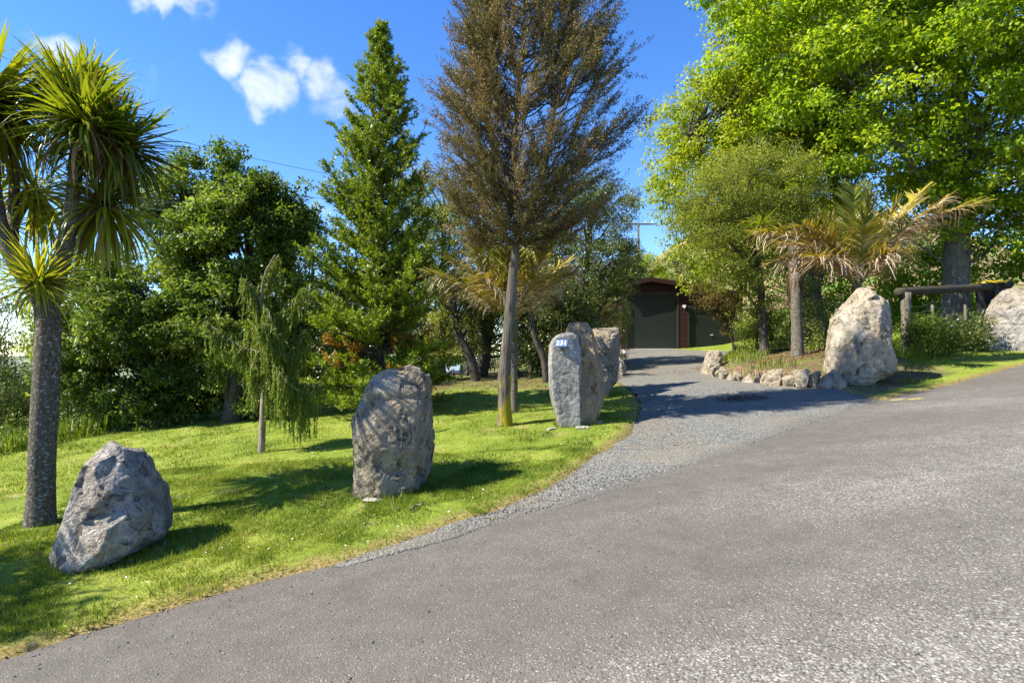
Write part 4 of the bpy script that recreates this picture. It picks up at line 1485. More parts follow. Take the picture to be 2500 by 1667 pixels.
for li, (pts, dy, ns) in enumerate(limbsW):
    P = smooth_path([at(u, v, dW + dy * min(1, i * 0.6)) for i, (u, v) in enumerate(pts)], 16)
    wb.tube(P, np.linspace(0.022, 0.007, 16), 5, cap=False, tint=0.7)
    for j in range(int(ns * (1.2 if li < 6 else 0.85))):
        t = 0.08 + 0.92 * RNG.random()
        s0 = np.array([np.interp(t, np.linspace(0, 1, 16), P[:, i]) for i in range(3)]) + RNG.normal(0, 0.035, 3)
        ln = (RNG.uniform(0.12, 0.46) if li in (0, 1, 2, 3, 5) else RNG.uniform(0.18, 0.72)) * (0.45 if t > 0.9 else 1) * (1.3 if pts[0][1] > 820 else 1)
        sw = RNG.normal(0, 0.05, 2)
        tt = np.linspace(0, 1, 6)
        S = s0 + np.stack([sw[0] * tt + 0.03 * np.sin(tt * 3 + j), sw[1] * tt, -ln * tt ** 1.15], 1)
        tn = np.clip(0.5 + RNG.normal(0, 0.12), 0, 0.9)
        wl.tube(S, np.linspace(0.006, 0.003, 6), 3, cap=False, tint=tn * 0.9)
        m_ = int(16 + ln * 110)
        s_ = RNG.random(m_)
        base_ = np.stack([np.interp(s_, tt, S[:, i]) for i in range(3)], 1)
        PW.append(base_)
        DW.append(unit(RNG.normal(0, 1, (m_, 3)) * (0.55, 0.55, 0.3) + (0, 0, -1.4)))
        TW.append(np.clip(tn + RNG.normal(0, 0.10, m_), 0.02, 0.95))
        LWn.append(RNG.uniform(0.03, 0.06, m_))
PW, DW_, TW, LWn = map(np.concatenate, (PW, DW, TW, LWn))
wl.leaves(PW, DW_, LWn, LWn * 0.26, TW, 0.1)
wb.build('trunk', 'bark_pale', wr, fW)
wl.build('crown', 'leaf_weeping', wr, fW)

# ------------------------------------------------------------------ broad-leaved trees on the right
fM = base_of(2198, d=20.0)
dM = 20.0
round_tree('maple_tree', 'huge bright green maple with thick mottled trunk behind the log rail', fM,
           [(-330, 2000, 2500), (-220, 1800, 2650), (-100, 1690, 2740), (0, 1640, 2780), (100, 1630, 2790), (200, 1680, 2780), (300, 1730, 2760), (400, 1850, 2740), (480, 1960, 2700), (560, 2080, 2640), (620, 2190, 2440)], dM,
           'leaf_maple', 'bark_maple', 760, 1.15, 230, 0.15, 0.11, 0.50, 0.42,
           tops=[([fM - (0, 0, 0.2), fM, at(2192, 660, dM), at(2200, 560, dM), at(2190, 430, dM), at(2205, 250, dM), at(2210, -60, dM)], 0.46),
                 ([at(2190, 560, dM), at(2120, 420, dM - 0.5), at(2040, 300, dM - 1), at(1960, 120, dM - 1)], 0.20),
                 ([at(2200, 520, dM), at(2280, 420, dM - 0.4), at(2380, 370, dM - 0.8), at(2520, 300, dM - 1)], 0.17),
                 ([at(2190, 480, dM), at(2110, 300, dM + 0.5), at(2080, 100, dM + 1), at(2060, -100, dM + 1)], 0.18),
                 ([at(2195, 470, dM), at(2270, 250, dM + 0.5), at(2330, 60, dM + 1)], 0.18)],
           limbs=150, depthk=0.55, sub=5, subr=0.42, droop=0.45, flat=0.5, cj=0.17, tj=0.19, limb_r=0.05, power=0.5, shell=0.5, front=0.68)
fY = base_of(1875, d=23.5)
dY = 23.5
round_tree('leafy_tree', 'tall yellow-green tree left of the maple, behind the cabbage tree with skirt', fY,
           [(-140, 1720, 1900), (0, 1668, 1970), (120, 1650, 2000), (215, 1560, 2010), (250, 1515, 2010), (320, 1490, 2010), (400, 1478, 1980), (480, 1490, 1930), (560, 1510, 1880), (620, 1560, 1800), (660, 1620, 1760)], dY,
           'leaf_yellow', 'bark_dark', 520, 1.0, 210, 0.15, 0.085, 0.50, 0.34,
           tops=[([fY - (0, 0, 0.2), fY, at(1872, 700, dY), at(1850, 600, dY), at(1800, 420, dY), at(1780, 200, dY), at(1780, 20, dY)], 0.40),
                 ([at(1868, 690, dY), at(1890, 600, dY), at(1925, 450, dY), at(1900, 280, dY)], 0.2),
                 ([at(1850, 600, dY), at(1760, 500, dY - 1), at(1640, 380, dY - 1), at(1560, 290, dY - 1)], 0.15)],
           limbs=80, depthk=0.6, sub=5, subr=0.42, droop=0.65, flat=0.65, cj=0.10, limb_r=0.045, power=0.5, front=0.66)
fO = base_of(1758, d=18.6)
dO = 18.6
round_tree('small_leaved_tree', 'small olive-green tree leaning over the bed in front of garage', fO,
           [(335, 1650, 1800), (400, 1570, 1870), (480, 1545, 1880), (540, 1555, 1840), (590, 1570, 1795), (640, 1630, 1790), (700, 1690, 1785), (750, 1715, 1780)], dO,
           'leaf_olive', 'bark_dark', 215, 0.60, 260, 0.065, 0.034, 0.5, 0.14,
           tops=[([fO - (0, 0, 0.2), fO, at(1750, 740, dO), at(1748, 640, dO), at(1735, 560, dO), at(1700, 470, dO), at(1680, 400, dO)], 0.15),
                 ([at(1748, 640, dO), at(1715, 590, dO), at(1650, 540, dO), at(1600, 500, dO)], 0.06)],
           limbs=46, depthk=0.7, sub=8, subr=0.34, flat=0.6, limb_r=0.03, power=0.5)
fE = base_of(1690, d=21.0)
dE = 21.0
round_tree('slender_tree', 'slender leaning tree with brownish leaves before the smaller garage door', fE,
           [(655, 1590, 1650), (680, 1580, 1680), (705, 1610, 1690), (735, 1650, 1690), (760, 1665, 1690)], dE,
           'leaf_rust', 'bark_dark', 46, 0.36, 130, 0.07, 0.03, 0.5, 0.06,
           tops=[([fE - (0, 0, 0.1), fE, at(1680, 770, dE), at(1662, 720, dE), at(1630, 690, dE), at(1600, 680, dE)], 0.07)], limbs=18, depthk=0.6, sub=5, subr=0.4, limb_r=0.018)

# ------------------------------------------------------------------ belt of trees behind the lawn and round the garage
WOOD = 'trees behind the lawn'
specs = [
    # name, label, u, d, profile, leaf, bark, clumps, rad, nper, L, W, tint, trunk
    ('dark_tree', 'dark bushy tree filling the gap between the evergreens and conifer', 690, 18.5,
     [(575, 690, 750), (620, 640, 800), (700, 620, 820), (800, 620, 830), (880, 630, 820)], 'leaf_wood', 'bark_dark', 80, 0.75, 360, 0.09, 0.045, 0.30, 0.18),
    ('dark_tree', 'olive-crowned tree between the conifer and the feathery tree', 1010, 20.5,
     [(395, 960, 1010), (430, 930, 1080), (500, 930, 1110), (600, 940, 1120), (700, 950, 1120), (790, 960, 1110), (835, 980, 1090)], 'leaf_olive', 'bark_dark', 100, 0.8, 340, 0.09, 0.045, 0.46, 0.20),
    ('dark_tree', 'dark shady tree right behind the shorter palm', 1105, 22.5,
     [(470, 1090, 1180), (540, 1040, 1270), (640, 1020, 1310), (740, 1010, 1320), (800, 1020, 1310), (845, 1040, 1290)], 'leaf_wood', 'bark_dark', 120, 0.85, 340, 0.10, 0.05, 0.28, 0.24),
    ('dark_tree', 'round-topped green tree rising left of the power pole', 1330, 21.5,
     [(400, 1330, 1400), (440, 1290, 1440), (500, 1260, 1455), (580, 1240, 1450), (680, 1240, 1430), (780, 1250, 1420), (850, 1270, 1410)], 'leaf_wood', 'bark_dark', 130, 0.75, 380, 0.085, 0.045, 0.52, 0.20),
    ('light_tree', 'slim light green tree with pale stem at the garage corner', 1388, 24.0,
     [(560, 1365, 1400), (610, 1330, 1430), (680, 1310, 1440), (740, 1315, 1440), (795, 1330, 1435), (820, 1350, 1430)], 'leaf_olive', 'bark_pale', 90, 0.55, 300, 0.07, 0.035, 0.52, 0.09),
    ('dark_tree', 'broad shady tree behind the numbered boulder', 1225, 20.0,
     [(600, 1230, 1290), (660, 1190, 1340), (740, 1180, 1350), (800, 1200, 1340), (860, 1210, 1330)], 'leaf_wood', 'bark_dark', 80, 0.7, 340, 0.085, 0.045, 0.33, 0.16),
    ('dark_tree', 'dark tree deep in the grove beside the parked car', 930, 25.0,
     [(560, 900, 960), (640, 840, 1010), (740, 830, 1020), (815, 850, 1010)], 'leaf_wood', 'bark_dark', 80, 0.9, 300, 0.11, 0.055, 0.30, 0.2),
    ('pointed_tree', 'pointed dark tree just left of the power pole', 1440, 38.0,
     [(535, 1432, 1440), (570, 1420, 1458), (620, 1405, 1475), (670, 1400, 1485)], 'leaf_wood', 'bark_dark', 50, 0.8, 260, 0.13, 0.06, 0.35, 0.16),
    ('pale_tree', 'yellow-green bush tree above the garage roof ridge', 1475, 42.0,
     [(585, 1470, 1490), (605, 1440, 1515), (640, 1430, 1530), (680, 1430, 1530)], 'leaf_yellow', 'bark_dark', 50, 0.8, 220, 0.13, 0.07, 0.40, 0.16),
    ('pale_tree', 'grey-green rounded tree above the garage right of the pole', 1545, 45.0,
     [(572, 1530, 1560), (590, 1508, 1600), (620, 1500, 1640), (670, 1500, 1660)], 'leaf_wood', 'bark_dark', 60, 0.9, 260, 0.14, 0.07, 0.62, 0.2),
]
for (nm, lab, u, d, prof, leaf, bark, nc_, rad, npr, L_, W_, tint, tr) in specs:
    round_tree(nm, lab, base_of(u, d=d), prof, d, leaf, bark, nc_, rad, npr, L_, W_, tint, tr, limbs=26, group=WOOD, sub=8, subr=0.34, flat=0.65, cj=0.14)
# bare stems in the shade under the canopy
for k, (u, d, u2, v2, r, lab) in enumerate([(1095, 19.5, 1050, 770, 0.16, 'thick leaning dark trunk just left of the shorter palm'), (1110, 21.0, 1112, 760, 0.13, 'upright dark trunk behind the feathery tree'),
                                            (1070, 22.0, 1085, 770, 0.08, 'thin dark trunk near the parked car'), (1255, 17.5, 1225, 770, 0.10, 'curved dark trunk left of the numbered boulder')]):
    f = base_of(u, d=d)
    rt = empty('shaded_tree', f, label=lab, cat='tree')
    b = MB()
    P = smooth_path([f - (0, 0, 0.2), f, (f * 0.5 + at(u2, v2, d) * 0.5) + (0.15, 0, 0), at(u2, v2, d), at(u2 - 12, v2 - 110, d)], 18)
    b.tube(P, np.linspace(r * 1.25, r * 0.5, 18), 9, lump=0.1, seed=k)
    for q in range(6):
        b.tube(curve_pts(P[8 + q], P[8 + q] + rand_unit(1)[0] * (0.8, 0.8, 0.4) + (0, 0, 0.6), 7, 0, 0.1, q + 3), np.linspace(r * 0.35, 0.01, 7), 5, cap=False)
    b.build('trunk', 'bark_dark', rt, f)
    C = P[-1] + rand_unit(14) * (0.9, 0.8, 0.5)
    m = MB()
    clump_leaves(m, C, 0.5, 200, 0.085, 0.045, 0.3, sub=6, subr=0.35)
    m.build('crown', 'leaf_wood', rt, f)

# the tree out of frame on the left that shades the near lawn and the triangular boulder
fX = np.array((-9.0, 3.4, float(top_h(-9.0, 3.4)[0])))
rX = empty('dark_tree', fX, label='dark leafy tree standing beyond the left edge of the lawn', cat='tree')
b = MB()
b.tube(smooth_path([fX - (0, 0, 0.2), fX, fX + (0.1, 0, 2), fX + (0, 0.1, 4.5)], 12), np.linspace(0.2, 0.05, 12), 9, lump=0.1)
b.build('trunk', 'bark_dark', rX, fX)
C = fX + (0, 0, 4.6) + rand_unit(46) * RNG.random((46, 1)) ** 0.5 * (1.6, 0.9, 1.3)
m = MB()
clump_leaves(m, C, 0.55, 220, 0.10, 0.05, 0.4, sub=6, subr=0.35)
m.build('crown', 'leaf_wood', rX, fX)

# trees and scrub below the lawn on the left
fL = base_of(-10, d=14.5)
round_tree('open_tree', 'loose small-leaved tree at the far left, behind the cabbage trunk', fL,
           [(640, -60, 20), (690, -110, 45), (760, -130, 52), (840, -130, 60), (900, -120, 50), (960, -100, 30)], 14.5,
           'leaf_wood', 'bark_dark', 75, 0.5, 200, 0.075, 0.032, 0.55, 0.08, limbs=34, sub=7, subr=0.4, limb_r=0.02)
for (u, d, prof, lf, tint, lab) in [
        (40, 17.0, [(800, 10, 60), (860, -40, 110), (940, -60, 130), (1020, -60, 130)], 'leaf_scrub', 0.5, 'light green thicket beyond the lawn behind the cabbage trunk'),
        (160, 19.0, [(720, 120, 170), (790, 90, 200), (880, 80, 230), (960, 80, 250)], 'leaf_scrub', 0.55, 'yellow-green bush between the cabbage trunk and dark evergreen'),
        (300, 20.0, [(880, 200, 420), (920, 180, 470), (985, 180, 480)], 'leaf_scrub', 0.42, 'low scrub under the dark evergreen trees'),
        (640, 19.0, [(860, 540, 740), (900, 500, 760), (950, 500, 760)], 'leaf_wood', 0.45, 'low shady scrub behind the weeping tree')]:
    f = base_of(u, d=d)
    round_tree('bush', lab, f, prof, d, lf, 'bark_dark', 60, 0.6, 200, 0.10, 0.045, tint, 0.05, limbs=16, sub=6, subr=0.4, limb_r=0.02, cat='bush')

# shrubs in the right-hand bed and behind it
for (u, d, prof, lf, tint, n_, lab) in [
        (1735, 19.5, [(690, 1715, 1760), (730, 1695, 1790), (780, 1700, 1800), (815, 1710, 1790)], 'leaf_scrub', 0.5, 50, 'light green shrub between slender tree and small olive tree'),
        (1800, 21.0, [(640, 1790, 1850), (700, 1770, 1890), (770, 1780, 1900), (810, 1790, 1900)], 'leaf_wood', 0.40, 60, 'dark shrub behind the cabbage tree trunk with skirt'),
        (1860, 26.0, [(540, 1840, 1900), (600, 1780, 1960), (680, 1780, 1980), (760, 1790, 1980)], 'leaf_maple', 0.62, 70, 'bright sunlit shrub behind the cabbage tree trunk'),
        (1900, 17.5, [(740, 1880, 1920), (780, 1865, 1930), (830, 1865, 1930)], 'leaf_wood', 0.55, 30, 'small grassy shrub left of the large tan boulder'),
        (2110, 24.0, [(560, 2060, 2160), (600, 2020, 2220), (660, 2010, 2240), (720, 2020, 2240)], 'leaf_maple', 0.66, 80, 'bright sunlit shrub behind the log rail'),
        (2110, 16.6, [(735, 2085, 2140), (765, 2070, 2185), (805, 2070, 2185)], 'leaf_scrub', 0.35, 36, 'weedy shrub under the log rail near the tan boulder'),
        (2220, 17.4, [(730, 2190, 2235), (765, 2170, 2268), (803, 2170, 2270)], 'leaf_wood', 0.5, 36, 'weedy shrub under the log rail at the maple foot')]:
    f = base_of(u, d=d)
    big = 'maple' in lf
    round_tree('shrub', lab, f, prof, d, lf, 'bark_dark', n_, 0.5 if not big else 0.8, 170, 0.13 if big else 0.085, 0.08 if big else 0.036, tint, 0.04, limbs=14, sub=5, subr=0.42, limb_r=0.015, cat='shrub')
# gorse on the hillside
f = base_of(2352, d=44.0)
round_tree('gorse_bush', 'yellow flowering gorse on the hillside at the right edge', at(2350, 420, 44.0), [(340, 2335, 2380), (370, 2318, 2410), (400, 2316, 2420), (430, 2330, 2420)], 44.0, 'leaf_gorse', 'bark_dark', 40, 0.6, 120, 0.12, 0.08, 0.5, 0.05,
           tops=[([at(2350, 470, 44.0), at(2350, 430, 44.0), at(2352, 390, 44.0)], 0.06)], limbs=10, sub=5, subr=0.4, cat='bush')
# ------------------------------------------------------------------ cabbage trees: sword leaves, each its own piece
def sword(el, curl, seed, L=1.0, Wd=0.06, n=7):
    """a leaf along +X rising at elevation el, drooping by curl; unit length"""
    rg = np.random.default_rng(seed)
    t = np.linspace(0, 1, n)
    P = np.zeros((n, 3))
    a = el
    step = 1.0 / (n - 1)
    for i in range(1, n):
        a = a - curl * step * (0.35 + 1.3 * t[i])
        a = max(a, -1.5)
        P[i] = P[i - 1] + np.array((math.cos(a), 0, math.sin(a))) * step
    P[:, 1] += 0.05 * np.sin(t * 2.5) * rg.normal()
    w = Wd * np.clip(0.55 + 1.2 * t, 0, 1) * np.clip((1 - t) * 1.9, 0, 1) ** 0.8
    T = unit(np.gradient(P, axis=0))
    S = np.tile((0, 1.0, 0), (n, 1)) + rg.normal(0, 0.15, 3)
    S = unit(S - (S * T).sum(1)[:, None] * T)
    N = np.cross(S, T)
    V = np.stack([P - S * w[:, None] / 2 + N * w[:, None] * 0.18, P, P + S * w[:, None] / 2 + N * w[:, None] * 0.18], 1).reshape(-1, 3)
    i = np.arange(n - 1)[:, None] * 3
    j = np.arange(2)[None]
    Q = np.stack([i + j, i + j + 1, i + j + 4, i + j + 3], -1).reshape(-1, 4)
    return V, Q


ELS = np.radians([82, 65, 48, 30, 12, -8, -30, -55])
SW = {}
for ei, e in enumerate(ELS):
    for ci, cu in enumerate((0.15, 0.5, 1.1)):
        SW[(ei, ci)] = sword(e, cu * (0.5 + 0.5 * math.cos(e)), ei * 10 + ci)
SW_ME = {}
for key, (V, Q_) in SW.items():
    for mt in ('leaf_sword', 'leaf_sword_dry'):
        SW_ME[(key, mt)] = mesh_np('leaf', V, Q_, None, mt, True, {'tint': np.full(len(V), 0.48)})


def leaf_head(root, foot, c, size, n, nobj, lo=-60, axis_=(0, 0, 1), dry=0.12, seed=0, wid=0.85):
    """one rosette: nobj leaves as pieces, the rest one mass"""
    rg = np.random.default_rng(seed)
    holder = MB()
    hub = c - foot
    grow = np.array(axis_, float) if axis_[2] > 0 else np.array((0.0, 0.0, 1.0))
    holder.tube(np.stack([hub - unit(grow) * size * 0.28, hub - unit(grow) * size * 0.1, hub + unit(grow) * 0.02]), [0.05 * size + 0.015, 0.06 * size + 0.015, 0.02], 8, lump=0.2)
    head = holder.build('leaf_head', 'bark_cabbage', root)
    mass = {'leaf_sword': MB(), 'leaf_sword_dry': MB()}
    tilt = Vector(axis_)
    q = Vector((0, 0, 1)).rotation_difference(tilt)
    for k in range(n):
        sn = rg.uniform(math.sin(math.radians(lo)), 1.0)
        el = math.asin(sn)
        az = rg.uniform(0, 6.283)
        d = Vector((math.cos(az) * math.cos(el), math.sin(az) * math.cos(el), math.sin(el)))
        d.rotate(q)
        el = math.asin(max(-1, min(1, d.z)))
        az = math.atan2(d.y, d.x)
        ei = int(np.argmin(np.abs(ELS - el)))
        ci = int(rg.integers(0, 3)) if el > -0.3 else int(rg.integers(1, 3))
        isdry = (el < -0.2 and rg.random() < dry * 3) or rg.random() < dry * 0.2
        mt = 'leaf_sword_dry' if isdry else 'leaf_sword'
        L = size * rg.uniform(0.72, 1.1)
        p0 = hub + np.array(d) * 0.03 - np.array(tilt) * size * 0.22 * rg.random()
        yaw = rg.uniform(-0.1, 0.1)
        # pieces: the leaves on the side one sees
        if k < nobj * 2.2 and d.y < 0.35 and nobj > 0 and len(head.children) < nobj:
            o = bpy.data.objects.new('leaf', SW_ME[((ei, ci), mt)])
            COL.objects.link(o)
            o.parent = head
            o.location = p0
            o.rotation_euler = (rg.normal(0, 0.12), 0, az)
            o.scale = (L, L * wid, L)
        else:
            V, Q_ = SW[(ei, ci)]
            V = V * (L, L * wid, L)
            cs, sn_ = math.cos(az), math.sin(az)
            V = V @ np.array(((cs, sn_, 0), (-sn_, cs, 0), (0, 0, 1))) + p0
            mass[mt].add(V, Q_, tint=np.clip(0.48 + rg.normal(0, 0.14), 0, 1))
    for mt, mb in mass.items():
        if mb.n:
            mb.build('leaf_mass' if mt == 'leaf_sword' else 'dry_leaf_mass', mt, head, kind='stuff')
    return head


fC = base_of(92, 1206)
dC = float(fC[1])
ct = empty('cabbage_tree', fC, label='big cabbage tree with forked speckled trunk at the left edge', cat='tree')
tb = MB()
PT = smooth_path(np.r_[[fC - (0, 0, 0.15)], [fC], [at(97, 1050, dC)], [at(105, 900, dC)], [at(110, 760, dC)], [at(108, 690, dC)]], 26)
hh = np.linspace(0, 1, 26)
tb.tube(PT, 0.122 - 0.004 * hh + 0.062 * np.exp(-hh * 9), 28, lump=0.07, seed=2)
tb.build('trunk', 'bark_cabbage', ct, fC)


def cab_limb(pts, r0, r1, seed):
    b_ = MB()
    P = smooth_path([at(u, v, d) for (u, v, d) in pts], 22)
    b_.tube(P, np.linspace(r0, r1, 22) * 0.82, 16, lump=0.08, seed=seed)
    b_.build('limb', 'bark_cabbage', ct, fC)


cab_limb([(108, 720, dC), (122, 660, dC), (146, 590, dC), (158, 510, dC), (172, 430, dC), (174, 360, dC), (190, 300, dC)], 0.125, 0.058, 1)
cab_limb([(108, 720, dC), (70, 650, dC), (25, 590, dC), (0, 530, dC), (-15, 430, dC), (-25, 300, dC), (-30, 230, dC)], 0.115, 0.06, 2)
cab_limb([(30, 600, dC + 0.1), (28, 520, dC + 0.3), (34, 440, dC + 0.4), (30, 360, dC + 0.4), (60, 240, dC + 0.4), (110, 215, dC + 0.4)], 0.075, 0.045, 3)
cab_limb([(160, 525, dC), (180, 505, dC + 0.05), (212, 486, dC + 0.2), (255, 472, dC + 0.35)], 0.055, 0.04, 4)
cab_limb([(176, 360, dC), (215, 330, dC + 0.1), (278, 332, dC + 0.15)], 0.05, 0.04, 5)
cab_limb([(175, 340, dC), (165, 270, dC + 0.2), (158, 225, dC + 0.2)], 0.05, 0.04, 6)
cab_limb([(40, 460, dC + 0.4), (62, 440, dC + 0.5), (80, 430, dC + 0.6)], 0.05, 0.04, 7)
s_ = KPX / FPX * dC
leaf_head(ct, fC, at(198, 272, dC - 0.1), 165 * s_, 330, 62, -38, (0.05, -0.05, 1), 0.10, 1)
leaf_head(ct, fC, at(282, 330, dC + 0.15), 165 * s_, 300, 50, -62, (0.6, -0.05, 0.6), 0.10, 2)
leaf_head(ct, fC, at(155, 205, dC + 0.2), 135 * s_, 320, 44, -55, (-0.1, 0, 1), 0.12, 3)
leaf_head(ct, fC, at(205, 195, dC + 0.3), 125 * s_, 240, 24, -60, (0.25, 0, 1), 0.10, 4)
leaf_head(ct, fC, at(-28, 215, dC), 205 * s_, 420, 50, -70, (0, -0.1, 1), 0.10, 5)
leaf_head(ct, fC, at(258, 470, dC + 0.35), 180 * s_, 300, 26, -90, (0.75, 0.1, 0.25), 0.08, 6)
leaf_head(ct, fC, at(85, 640, dC - 0.16), 150 * s_, 170, 34, -20, (-0.05, -0.1, 1), 0.05, 7, 0.75)
leaf_head(ct, fC, at(82, 428, dC + 0.6), 170 * s_, 150, 0, -80, (0.1, 0.1, 1), 0.12, 8)
leaf_head(ct, fC, at(-40, 480, dC + 0.5), 170 * s_, 120, 0, -80, (-0.3, 0.1, 0.8), 0.15, 9)
# spent flower stalks, a brown tangle under the main head
tg = MB()
cc_ = at(228, 345, dC - 0.18)
for k in range(120):
    a = cc_ + RNG.normal(0, 1, 3) * (0.09, 0.06, 0.05) + (0, 0, 0.1)
    e = a + np.array((RNG.normal(0, 0.13), RNG.normal(0, 0.1), -RNG.uniform(0.08, 0.36)))
    tg.tube(curve_pts(a, e, 5, 0.05, 0.35, k), [0.004, 0.004, 0.003, 0.003, 0.002], 3, cap=False, tint=0.3 + 0.3 * RNG.random())
tg.build('flower_stalks', 'leaf_sword_dry', ct, fC)

# the cabbage tree with a skirt of dead leaves in the bed
fS = base_of(1832, d=16.3)
dS = 16.3
cs_ = empty('cabbage_tree', fS, label='cabbage tree with a skirt of dead leaves in the planted bed', cat='tree')
b = MB()
PS = smooth_path([fS - (0, 0, 0.2), fS, at(1830, 740, dS), at(1826, 640, dS), at(1824, 590, dS + 0.5), at(1822, 540, dS + 1.6), at(1815, 480, dS + 2.6)], 28)
hh = np.linspace(0, 1, 28)
b.tube(PS, 0.155 - 0.03 * hh + 0.06 * np.exp(-hh * 12), 18, lump=0.08, seed=8)
b.build('trunk', 'bark_cabbage', cs_, fS)
sS = KPX / FPX * dS
sk = MB()
for k in range(230):
    v = RNG.uniform(555, 640)
    c = np.array([np.interp(at(0, v, dS)[2], PS[:, 2], PS[:, i]) for i in range(3)])
    az = RNG.random() * 6.283
    o_ = np.array((math.cos(az), math.sin(az), 0))
    ln = RNG.uniform(50, 85) * sS
    a = c + o_ * 0.12
    P = a + np.stack([o_ * (0.10 + 0.08 * RNG.random()) * t for t in (0, 0.4, 0.6, 0.5, 0.4)]) + np.array([(0, 0, -ln * t) for t in (0, 0.12, 0.4, 0.7, 1)])
    wv = np.array((-o_[1], o_[0], 0)) * 0.018
    V = np.stack([P - wv, P + wv], 1).reshape(-1, 3)
    sk.add(V, [(2 * i, 2 * i + 1, 2 * i + 3, 2 * i + 2) for i in range(4)], tint=np.clip(RNG.normal(0.3, 0.2), 0, 1))
sk.build('dead_leaf_skirt', 'leaf_sword_dry', cs_, fS, kind='stuff')
leaf_head(cs_, fS, at(1812, 460, dS + 2.4), 90 * sS, 190, 50, -10, (0, -0.1, -1), 0.10, 21)
leaf_head(cs_, fS, at(1745, 520, dS + 0.4), 60 * sS, 100, 24, -35, (-0.2, 0, -1), 0.12, 22)
bb = MB()
bb.tube(smooth_path([at(1824, 560, dS + 0.4), at(1790, 545, dS + 0.4), at(1760, 535, dS + 0.4), at(1745, 522, dS + 0.4)], 10), np.linspace(0.07, 0.05, 10), 9)
bb.build('limb', 'bark_cabbage', cs_, fS)


# ------------------------------------------------------------------ feather palms
def make_frond(root, foot, A, B, rise, nleaf, Ll, tint_fn, seed, dry=0.5, wl=0.030, side_el=0.25):
    rg = np.random.default_rng(seed)
    n = 18
    t = np.linspace(0, 1, n)
    A, B = np.asarray(A, float), np.asarray(B, float)
    L = np.linalg.norm(B - A)
    R_ = A + (B - A) * t[:, None]
    R_[:, 2] += rise * L * np.sin(np.pi * t) * (1 - 0.3 * t)
    fb = MB()
    fb.tube(R_, np.linspace(0.026, 0.005, n), 5, cap=False, tint=0.22 if dry < 0.6 else 0.75)
    T = unit(np.gradient(R_, axis=0))
    up = np.array((0, 0, 1.0))
    for k in range(nleaf):
        tt = 0.14 + 0.86 * (k + rg.random()) / nleaf
        c = np.array([np.interp(tt, t, R_[:, i]) for i in range(3)])
        tg_ = unit(np.array([np.interp(tt, t, T[:, i]) for i in range(3)]))
        sd_ = unit(np.cross(tg_, up))
        nn = np.cross(sd_, tg_)
        for sg in (-1, 1):
            isdry = rg.random() < dry * (1.35 - 0.8 * tt)
            ln = Ll * (0.55 + 0.9 * math.sin(math.pi * min(1, tt * 0.8 + 0.15))) * rg.uniform(0.75, 1.1)
            d0 = unit(tg_ * rg.uniform(0.7, 1.0) + sd_ * sg * rg.uniform(0.55, 0.9) + nn * (side_el + rg.normal(0, 0.15)))
            m_ = 6
            q = np.linspace(0, 1, m_)
            g_ = (0.7 + 0.9 * rg.random()) if isdry else 0.18 + 0.2 * rg.random()
            P = c + d0 * (q * ln)[:, None]
            P[:, 2] -= g_ * ln * 0.62 * q ** 1.8
            if isdry:
                P += np.stack([np.sin(q * rg.uniform(2, 5) + rg.random() * 6) * 0.05, np.cos(q * rg.uniform(2, 5) + rg.random() * 6) * 0.05, 0 * q], 1) * q[:, None] * ln * 2.2
            w = wl * (0.6 if isdry else 1.0) * np.clip(1.05 - q, 0.05, 1) ** 0.6
            wv = unit(np.cross(d0, nn + rg.normal(0, 0.3, 3)))
            V = np.stack([P - wv * w[:, None], P + wv * w[:, None]], 1).reshape(-1, 3)
            tn = tint_fn(rg, tt, isdry)
            fb.add(V, [(2 * i, 2 * i + 1, 2 * i + 3, 2 * i + 2) for i in range(m_ - 1)], tint=np.clip(tn, 0, 0.99))
    return fb.build('frond', 'frond', root, foot)


def palm_tint(base):
    def f(rg, tt, isdry):
        if isdry:
            return rg.choice([0.72, 0.82, 0.95, 0.99], p=[0.2, 0.25, 0.3, 0.25]) + rg.normal(0, 0.03)
        return base * 0.78 + rg.normal(0, 0.09)
    return f


def palm(foot, top, d, tips, label, trunk_r, Ll, nleaf, seed):
    rt = empty('feather_palm', foot, label=label, cat='palm')
    b_ = MB()
    P = smooth_path([foot - (0, 0, 0.15), foot, foot * 0.5 + top * 0.5, top], 40)
    h_ = np.linspace(0, 1, 40)
    ring = 1 + 0.05 * np.sin(h_ * 130)
    b_.tube(P, trunk_r * ring * (1 - 0.1 * h_ + 0.35 * np.exp(-h_ * 9)), 16, lump=0.03)
    b_.build('trunk', 'bark_palm', rt, foot)
    c_ = MB()
    c_.tube(smooth_path([top - (0, 0, 0.1), top + (0, 0, 0.25), top + (0, 0, 0.55)], 8), trunk_r * np.array([1, 1.12, 1.15, 1.1, 1.0, 0.9, 0.75, 0.6]), 14, lump=0.1)
    c_.build('crownshaft', 'crownshaft_green', rt, foot)
    for k, (u, v, dd, rise, base, dry) in enumerate(tips):
        B = at(u, v, d + dd)
        make_frond(rt, foot, top + (0, 0, 0.3) + (RNG.normal(0, 0.05), RNG.normal(0, 0.05), 0), B, rise, nleaf, Ll, palm_tint(base), seed + k, dry)
    return rt


